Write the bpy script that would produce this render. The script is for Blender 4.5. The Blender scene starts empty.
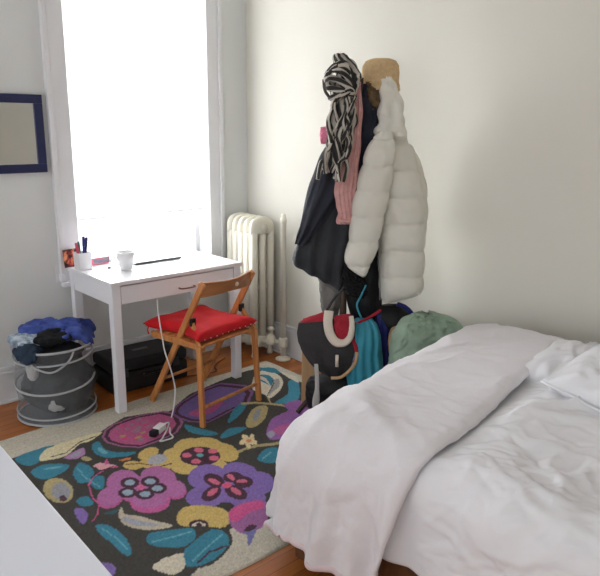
import bpy, bmesh, math, random
import numpy as np
from mathutils import Vector, Matrix, noise
random.seed(7)
PI = math.pi
scene = bpy.context.scene
COL = scene.collection
ORG = {}

# ------------------------------------------------------------------ materials
def lin(c):
    return tuple(((v/255)/12.92 if v/255 <= .04045 else ((v/255+.055)/1.055)**2.4) for v in c[:3]) + (1,)
MATS = {}
def mat(name, rgb, rough=.7, bump=0, scale=40, var=0, vscale=6, metal=0, sheen=0, detail=3, rgb2=None, spec=.4):
    """procedural surface: base colour with a noise variation of its own and a noise bump"""
    if name in MATS: return MATS[name]
    m = bpy.data.materials.new(name); m.use_nodes = True; MATS[name] = m
    nt = m.node_tree; b = nt.nodes['Principled BSDF']
    b.inputs['Base Color'].default_value = lin(rgb); b.inputs['Roughness'].default_value = rough
    b.inputs['Metallic'].default_value = metal; b.inputs['Specular IOR Level'].default_value = spec
    if sheen: b.inputs['Sheen Weight'].default_value = sheen
    tc = nt.nodes.new('ShaderNodeTexCoord')
    if var or rgb2:
        n = nt.nodes.new('ShaderNodeTexNoise'); n.inputs['Scale'].default_value = vscale; n.inputs['Detail'].default_value = detail
        nt.links.new(tc.outputs['Object'], n.inputs['Vector'])
        r = nt.nodes.new('ShaderNodeValToRGB'); c = lin(rgb)
        c2 = lin(rgb2) if rgb2 else tuple(x*(1-var) for x in c[:3])+(1,)
        r.color_ramp.elements[0].color = c2; r.color_ramp.elements[1].color = c
        r.color_ramp.elements[0].position = .38; r.color_ramp.elements[1].position = .62
        nt.links.new(n.outputs['Fac'], r.inputs['Fac']); nt.links.new(r.outputs['Color'], b.inputs['Base Color'])
    if bump:
        n = nt.nodes.new('ShaderNodeTexNoise'); n.inputs['Scale'].default_value = scale; n.inputs['Detail'].default_value = 4
        nt.links.new(tc.outputs['Object'], n.inputs['Vector'])
        bp = nt.nodes.new('ShaderNodeBump'); bp.inputs['Strength'].default_value = bump; bp.inputs['Distance'].default_value = .01
        nt.links.new(n.outputs['Fac'], bp.inputs['Height']); nt.links.new(bp.outputs['Normal'], b.inputs['Normal'])
    return m

def wood(name, c1, c2, axis=0, sc=6, rough=.45):
    if name in MATS: return MATS[name]
    m = bpy.data.materials.new(name); m.use_nodes = True; MATS[name] = m
    nt = m.node_tree; b = nt.nodes['Principled BSDF']; b.inputs['Roughness'].default_value = rough
    tc = nt.nodes.new('ShaderNodeTexCoord'); mp = nt.nodes.new('ShaderNodeMapping')
    s = [sc*6]*3; s[axis] = sc*.5; mp.inputs['Scale'].default_value = s
    n = nt.nodes.new('ShaderNodeTexNoise'); n.inputs['Scale'].default_value = 1; n.inputs['Detail'].default_value = 5; n.inputs['Distortion'].default_value = .6
    r = nt.nodes.new('ShaderNodeValToRGB'); r.color_ramp.elements[0].color = lin(c1); r.color_ramp.elements[1].color = lin(c2)
    r.color_ramp.elements[0].position = .3; r.color_ramp.elements[1].position = .7
    nt.links.new(tc.outputs['Object'], mp.inputs['Vector']); nt.links.new(mp.outputs['Vector'], n.inputs['Vector'])
    nt.links.new(n.outputs['Fac'], r.inputs['Fac']); nt.links.new(r.outputs['Color'], b.inputs['Base Color'])
    return m

M_wallw = mat('paint_window_wall', (221,223,221), .85, .05, 60, .03, 2)
M_wallr = mat('paint_cream_wall', (222,219,208), .8, .05, 60, .02, 1.5)
M_ceil = mat('paint_ceiling', (235,234,230), .9, .04, 50)
M_trim = mat('paint_trim', (226,226,228), .45, .03, 20, .02, 3)
M_desk = mat('white_lacquer', (236,236,240), .28, .01, 30, .015, 4)
M_table = mat('white_tabletop', (236,240,250), .35, .01, 30, .01, 3)
M_cast = mat('cream_radiator_paint', (232,228,212), .4, .08, 70, .05, 9)
M_beech = wood('orange_beech', (178,110,56), (206,142,82), 2, 7)
M_beech2 = wood('orange_beech_slat', (150,92,50), (178,116,66), 0, 7)
M_red = mat('red_cotton', (208,12,26), .8, .25, 60, .12, 9, sheen=.05)
M_blackmetal = mat('black_metal', (26,26,28), .4, .05, 50)
M_chrome = mat('chrome', (190,190,192), .25, 0, 10, metal=1)
M_blackcase = mat('black_case', (30,30,32), .55, .15, 90, .1, 12)
M_greywire = mat('pale_grey_tape', (176,178,181), .6, .1, 80, .05, 20)
M_bed = mat('white_bed_cotton', (238,238,242), .85, .12, 35, .02, 4, sheen=.1)
M_throw = mat('pale_lilac_cotton', (234,231,235), .9, .15, 90, .02, 5, sheen=.1)
M_hem = mat('pale_pink_hem', (236,218,222), .9, .15, 90, .02, 5)
M_brownwood = wood('dark_bed_wood', (84,54,34), (112,74,46), 0, 5)
M_matt = mat('mattress_ticking', (226,220,210), .9, .1, 50)

def floor_mat():
    m = bpy.data.materials.new('oak_strip_floor'); m.use_nodes = True
    nt = m.node_tree; b = nt.nodes['Principled BSDF']; b.inputs['Roughness'].default_value = .32
    tc = nt.nodes.new('ShaderNodeTexCoord')
    br = nt.nodes.new('ShaderNodeTexBrick'); br.inputs['Scale'].default_value = 1
    br.inputs['Brick Width'].default_value = 1.1; br.inputs['Row Height'].default_value = .058; br.inputs['Mortar Size'].default_value = .0012
    br.inputs['Color1'].default_value = lin((192,116,50)); br.inputs['Color2'].default_value = lin((164,94,40)); br.inputs['Mortar'].default_value = lin((60,30,14))
    br.offset = .37
    mp = nt.nodes.new('ShaderNodeMapping'); mp.inputs['Scale'].default_value = (3, 60, 1)
    n = nt.nodes.new('ShaderNodeTexNoise'); n.inputs['Scale'].default_value = 1.6; n.inputs['Detail'].default_value = 6
    mx = nt.nodes.new('ShaderNodeMixRGB'); mx.blend_type = 'MULTIPLY'; mx.inputs['Fac'].default_value = .55
    r = nt.nodes.new('ShaderNodeValToRGB'); r.color_ramp.elements[0].color = (.5,.44,.4,1); r.color_ramp.elements[1].color = (1.15,1.1,1.05,1)
    nt.links.new(tc.outputs['Object'], br.inputs['Vector']); nt.links.new(tc.outputs['Object'], mp.inputs['Vector']); nt.links.new(mp.outputs['Vector'], n.inputs['Vector'])
    nt.links.new(n.outputs['Fac'], r.inputs['Fac']); nt.links.new(br.outputs['Color'], mx.inputs['Color1']); nt.links.new(r.outputs['Color'], mx.inputs['Color2'])
    nt.links.new(mx.outputs['Color'], b.inputs['Base Color'])
    return m

def shade_mat():
    m = bpy.data.materials.new('roller_shade_cloth'); m.use_nodes = True
    nt = m.node_tree; nt.nodes.clear()
    o = nt.nodes.new('ShaderNodeOutputMaterial'); d = nt.nodes.new('ShaderNodeBsdfDiffuse'); t = nt.nodes.new('ShaderNodeBsdfTranslucent'); mx = nt.nodes.new('ShaderNodeMixShader')
    d.inputs['Color'].default_value = (.85,.85,.84,1); t.inputs['Color'].default_value = (.92,.92,.93,1); mx.inputs['Fac'].default_value = .62
    nt.links.new(d.outputs[0], mx.inputs[1]); nt.links.new(t.outputs[0], mx.inputs[2]); nt.links.new(mx.outputs[0], o.inputs[0])
    return m
def glass_mat():
    m = bpy.data.materials.new('window_glass'); m.use_nodes = True
    nt = m.node_tree; nt.nodes.clear()
    o = nt.nodes.new('ShaderNodeOutputMaterial'); g = nt.nodes.new('ShaderNodeBsdfGlossy'); t = nt.nodes.new('ShaderNodeBsdfTransparent'); mx = nt.nodes.new('ShaderNodeMixShader'); f = nt.nodes.new('ShaderNodeFresnel')
    g.inputs['Roughness'].default_value = .02; nt.links.new(f.outputs[0], mx.inputs[0]); nt.links.new(t.outputs[0], mx.inputs[1]); nt.links.new(g.outputs[0], mx.inputs[2]); nt.links.new(mx.outputs[0], o.inputs[0])
    return m
def net_mat():
    m = bpy.data.materials.new('grey_hamper_net'); m.use_nodes = True
    nt = m.node_tree; nt.nodes.clear()
    o = nt.nodes.new('ShaderNodeOutputMaterial'); d = nt.nodes.new('ShaderNodeBsdfDiffuse'); t = nt.nodes.new('ShaderNodeBsdfTransparent'); mx = nt.nodes.new('ShaderNodeMixShader')
    d.inputs['Color'].default_value = lin((150,154,158))
    tc = nt.nodes.new('ShaderNodeTexCoord'); n = nt.nodes.new('ShaderNodeTexNoise'); n.inputs['Scale'].default_value = 9; n.inputs['Detail'].default_value = 3
    r = nt.nodes.new('ShaderNodeMapRange'); r.inputs['From Min'].default_value = .3; r.inputs['From Max'].default_value = .7; r.inputs['To Min'].default_value = .18; r.inputs['To Max'].default_value = .38
    nt.links.new(tc.outputs['Object'], n.inputs['Vector']); nt.links.new(n.outputs['Fac'], r.inputs['Value']); nt.links.new(r.outputs[0], mx.inputs[0])
    nt.links.new(t.outputs[0], mx.inputs[1]); nt.links.new(d.outputs[0], mx.inputs[2]); nt.links.new(mx.outputs[0], o.inputs[0])
    return m
def streak_mat(name, cols, scale=(60,60,8), dist=3):
    m = bpy.data.materials.new(name); m.use_nodes = True
    nt = m.node_tree; b = nt.nodes['Principled BSDF']; b.inputs['Roughness'].default_value = .9
    tc = nt.nodes.new('ShaderNodeTexCoord'); mp = nt.nodes.new('ShaderNodeMapping'); mp.inputs['Scale'].default_value = scale
    n = nt.nodes.new('ShaderNodeTexNoise'); n.inputs['Scale'].default_value = 1; n.inputs['Detail'].default_value = 2; n.inputs['Distortion'].default_value = dist
    r = nt.nodes.new('ShaderNodeValToRGB'); r.color_ramp.interpolation = 'LINEAR'
    e = r.color_ramp.elements; e[0].position, e[0].color = cols[0][0], lin(cols[0][1]); e[1].position, e[1].color = cols[-1][0], lin(cols[-1][1])
    for p, c in cols[1:-1]:
        k = e.new(p); k.color = lin(c)
    nt.links.new(tc.outputs['Object'], mp.inputs['Vector']); nt.links.new(mp.outputs['Vector'], n.inputs['Vector']); nt.links.new(n.outputs['Fac'], r.inputs['Fac']); nt.links.new(r.outputs['Color'], b.inputs['Base Color'])
    return m

# ------------------------------------------------------------------ mesh tools
class MB:
    def __init__(s): s.v = []; s.f = []
    def add(s, v, f):
        o = len(s.v); s.v += [tuple(p) for p in v]; s.f += [tuple(i+o for i in q) for q in f]; return s
    def box(s, x0, x1, y0, y1, z0, z1, rot=None, org=(0,0,0)):
        v = [Vector((x,y,z)) for z in (z0,z1) for y in (y0,y1) for x in (x0,x1)]
        if rot is not None: v = [rot @ p for p in v]
        v = [p+Vector(org) for p in v]
        return s.add(v, [(0,2,3,1),(4,5,7,6),(0,1,5,4),(2,6,7,3),(0,4,6,2),(1,3,7,5)])
    def loft(s, rings, cap=True, closed=True):
        n = len(rings[0]); v = [p for r in rings for p in r]; f = []
        for i in range(len(rings)-1):
            for j in range(n if closed else n-1):
                k = (j+1) % n; f.append((i*n+j, i*n+k, (i+1)*n+k, (i+1)*n+j))
        if cap and closed:
            f.append(tuple(range(n))[::-1]); f.append(tuple((len(rings)-1)*n+j for j in range(n)))
        return s.add(v, f)
    def tube(s, pts, r, n=10, cap=True, flat=1, up=(0,0,1)):
        pts = [Vector(p) for p in pts]; rings = []; u = None
        for i, p in enumerate(pts):
            t = (pts[min(i+1,len(pts)-1)]-pts[max(i-1,0)]).normalized()
            if u is None:
                u = Vector(up) if abs(t.dot(Vector(up))) < .95 else Vector((1,0,0))
            u = (u - t*u.dot(t)).normalized(); w = t.cross(u)
            rr = r[i] if isinstance(r, (list,tuple)) else r
            rings.append([p + u*(rr*math.cos(a)) + w*(rr*flat*math.sin(a)) for a in [2*PI*k/n for k in range(n)]])
        return s.loft(rings, cap)
    def ringtube(s, pts, r, n=8):
        pts = [Vector(p) for p in pts]; m = len(pts); v = []; f = []
        for i, p in enumerate(pts):
            t = (pts[(i+1) % m]-pts[i-1]).normalized(); u = Vector((0,0,1)); u = (u-t*u.dot(t)).normalized(); w = t.cross(u)
            v += [p+u*(r*math.cos(2*PI*k/n))+w*(r*math.sin(2*PI*k/n)) for k in range(n)]
        for i in range(m):
            for k in range(n):
                f.append((i*n+k, i*n+(k+1) % n, ((i+1) % m)*n+(k+1) % n, ((i+1) % m)*n+k))
        return s.add(v, f)
    def lathe(s, prof, n=32, org=(0,0,0), ax=None):
        rings = [[Vector((r*math.cos(2*PI*k/n), r*math.sin(2*PI*k/n), z)) for k in range(n)] for r, z in prof]
        if ax is not None: rings = [[ax @ p for p in q] for q in rings]
        return s.loft([[p+Vector(org) for p in q] for q in rings])
    def grid(s, P):
        n = len(P[0]); v = [p for r in P for p in r]
        return s.add(v, [(i*n+j, i*n+j+1, (i+1)*n+j+1, (i+1)*n+j) for i in range(len(P)-1) for j in range(n-1)])
    def build(s, name, m, parent=None, loc=None, smooth=True, bevel=0, solid=0, sub=0, kind=None):
        """ONE mesh object; vertices are given in world metres and stored about the object's own base"""
        base = Vector(loc) if loc is not None else Vector((0,0,0))
        po = ORG[parent.name] if parent else Vector((0,0,0))
        if parent: base = po.copy()
        me = bpy.data.meshes.new(name); me.from_pydata([tuple(Vector(p)-base) for p in s.v], [], s.f); me.update()
        bm = bmesh.new(); bm.from_mesh(me); bmesh.ops.recalc_face_normals(bm, faces=bm.faces); bm.to_mesh(me); bm.free()
        o = bpy.data.objects.new(name, me); COL.objects.link(o)
        if parent: o.parent = parent
        else: o.location = base
        ORG[o.name] = base
        me.materials.append(m)
        if smooth:
            for p in me.polygons: p.use_smooth = True
        if bevel:
            b = o.modifiers.new('b', 'BEVEL'); b.width = bevel; b.segments = 3; b.limit_method = 'ANGLE'; b.angle_limit = math.radians(40)
            b.harden_normals = False
            if smooth: pass
        if sub:
            b = o.modifiers.new('s', 'SUBSURF'); b.levels = sub; b.render_levels = sub
        if solid:
            b = o.modifiers.new('t', 'SOLIDIFY'); b.thickness = solid; b.offset = 0
        if kind: o['kind'] = kind
        return o
def hard(o):
    for p in o.data.polygons: p.use_smooth = False
    return o
def empty(name, loc, kind=None):
    o = bpy.data.objects.new(name, None); COL.objects.link(o); o.location = loc; o.empty_display_size = .1; ORG[o.name] = Vector(loc)
    if kind: o['kind'] = kind
    return o
def tag(o, label, cat, group=None):
    o['label'] = label; o['category'] = cat
    if group: o['group'] = group
    return o
def thing(name, loc, label, cat, group=None): return tag(empty(name, loc), label, cat, group)
def fr(p, s=1., o=4): return noise.fractal(Vector(p)*s, 1., 2., o)
def nz(x, y=0, z=0): return noise.noise(Vector((x,y,z)))
def spline(pts, n=8):
    pts = [Vector(p) for p in pts]; r = []
    for i in range(len(pts)-1):
        a, b, c, d = pts[max(i-1,0)], pts[i], pts[i+1], pts[min(i+2,len(pts)-1)]
        for k in range(n):
            t = k/n; r.append(.5*((2*b)+(c-a)*t+(2*a-5*b+4*c-d)*t*t+(3*b-a-3*c+d)*t**3))
    return r+[pts[-1]]
def curve1(rows, n):
    """resample rows (tuples) smoothly to n"""
    R = [np.array(r, float) for r in rows]; out = []
    for i in range(n):
        u = i/(n-1)*(len(R)-1); k = min(int(u), len(R)-2); t = u-k
        a, b, c, d = R[max(k-1,0)], R[k], R[k+1], R[min(k+2,len(R)-1)]
        out.append(.5*((2*b)+(c-a)*t+(2*a-5*b+4*c-d)*t*t+(3*b-a-3*c+d)*t**3))
    return out

# ------------------------------------------------------------------ the room
YW, XR, YB, XL, ZC = 3.73, 2.89, -2.0, -2.2, 2.75
WX0, WX1, WZ0, WZ1 = 1.605, 2.55, .66, 2.52
fl = MB().box(XL, XR+.2, YB, YW+.2, -.1, 0).build('floor', floor_mat(), smooth=False, kind='structure')
w = MB().box(XL, WX0, YW, YW+.2, 0, ZC).box(WX1, XR+.2, YW, YW+.2, 0, ZC).box(WX0, WX1, YW, YW+.2, 0, WZ0).box(WX0, WX1, YW, YW+.2, WZ1, ZC)
w.build('wall_window', M_wallw, smooth=False, kind='structure')
MB().box(XR, XR+.2, YB, YW, 0, ZC).build('wall_right', M_wallr, smooth=False, kind='structure')
MB().box(XL, XR+.2, YB-.2, YB, 0, ZC).build('wall_back_added', M_wallr, smooth=False, kind='structure')  # unseen wall, added to cut the light arriving from behind the camera
MB().box(XL, XR+.2, YB-.2, YW+.2, ZC, ZC+.1).build('ceiling', M_ceil, smooth=False, kind='structure')
def baseboard(name, pts_fn):
    b = MB(); pts_fn(b); return b.build(name, M_trim, smooth=False, bevel=.004, kind='structure')
baseboard('baseboard_window', lambda b: (b.box(XL, XR, YW-.018, YW, 0, .17), b.box(XL, XR, YW-.026, YW, .17, .19), b.box(XL, XR, YW-.02, YW, .19, .215), b.box(XL, XR, YW-.034, YW-.018, 0, .02)))
baseboard('baseboard_right', lambda b: (b.box(XR-.018, XR, YB, YW-.03, 0, .17), b.box(XR-.026, XR, YB, YW-.03, .17, .19), b.box(XR-.02, XR, YB, YW-.03, .19, .215), b.box(XR-.034, XR-.018, YB, YW-.03, 0, .02)))

# window
win = empty('window_1', ((WX0+WX1)/2, YW, WZ0), 'structure')
def st(b, name, m, bev=.004): return b.build(name, m, win, smooth=False, bevel=bev, kind='structure')
st(MB().box(WX0-.125, WX0, YW-.024, YW, WZ0, WZ1+.12).box(WX0-.125, WX0-.095, YW-.036, YW-.02, WZ0, WZ1+.12), 'casing', M_trim)
st(MB().box(WX1, WX1+.115, YW-.024, YW, WZ0, WZ1+.12).box(WX1+.085, WX1+.115, YW-.036, YW-.02, WZ0, WZ1+.12), 'casing', M_trim)
st(MB().box(WX0-.14, WX1+.13, YW-.028, YW, WZ1, WZ1+.14), 'head_casing', M_trim)
st(MB().box(WX0-.12, WX1+.11, YW-.05, YW+.06, WZ0-.03, WZ0), 'sill', M_trim)
sy = YW+.12
st(MB().box(WX0, WX0+.035, sy, sy+.04, WZ0, WZ1).box(WX1-.035, WX1, sy, sy+.04, WZ0, WZ1).box(WX0, WX1, sy, sy+.04, WZ0, WZ0+.05).box(WX0, WX1, sy, sy+.04, WZ1-.05, WZ1).box(WX0, WX1, sy, sy+.04, 1.58, 1.62), 'sash', M_trim)
st(MB().box(WX0+.03, WX1-.03, sy+.018, sy+.022, WZ0+.04, WZ1-.04), 'pane', glass_mat(), 0)

sh = thing('roller_shade', ((WX0+WX1)/2, YW+.03, WZ1-.05), 'white roller shade pulled most of the way down over the bright window', 'window shade')
P = []
for i in range(30):
    t = i/29; P.append([])
    for j in range(16):
        u = j/15; x = WX0+.008+(WX1-WX0-.016)*u; zb = 1.012
        P[-1].append(Vector((x, YW+.03+.004*math.sin(t*3+u*5), zb+(WZ1-.06-zb)*(1-t))))
MB().grid(P).build('shade_cloth', shade_mat(), sh, solid=.0012)
MB().tube([(WX0+.008, YW+.03, 1.012), (WX1-.008, YW+.03, 1.012)], .006, 8).build('hem_bar', M_trim, sh)
MB().tube([(WX0+.004, YW+.03, WZ1-.05), (WX1-.004, YW+.03, WZ1-.05)], .02, 14).build('roller', M_trim, sh)

# mirror
mi = thing('wall_mirror', (1.2, YW-.02, 1.3), 'navy framed mirror hung on the pale wall to the left of the window', 'mirror')
x0, x1, z0, z1, fw = .86, 1.452, 1.303, 1.722, .047
MB().box(x0, x1, YW-.026, YW-.001, z1-fw, z1).box(x0, x1, YW-.026, YW-.001, z0, z0+fw).box(x0, x0+fw, YW-.026, YW-.001, z0+fw, z1-fw).box(x1-fw, x1, YW-.026, YW-.001, z0+fw, z1-fw).build('frame', mat('navy_frame', (40,46,84), .4, .04, 40, .1, 10), mi, smooth=False, bevel=.003)
MB().box(x0+fw-.004, x1-fw+.004, YW-.016, YW-.008, z0+fw-.004, z1-fw+.004).build('mirror_glass', mat('mirror_silver', (214,216,214), .04, metal=1), mi, smooth=False)

# socket with a white plug beside the desk
so = thing('wall_outlet', (1.44, YW, .66), 'white wall outlet with a plugged-in adapter beside the desk corner', 'outlet')
MB().box(1.455, 1.525, YW-.008, YW, .655, .765).build('outlet_plate', M_trim, so, smooth=False, bevel=.003)
MB().box(1.472, 1.502, YW-.045, YW-.008, .665, .71).build('plug', M_desk, so, smooth=False, bevel=.006)

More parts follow.
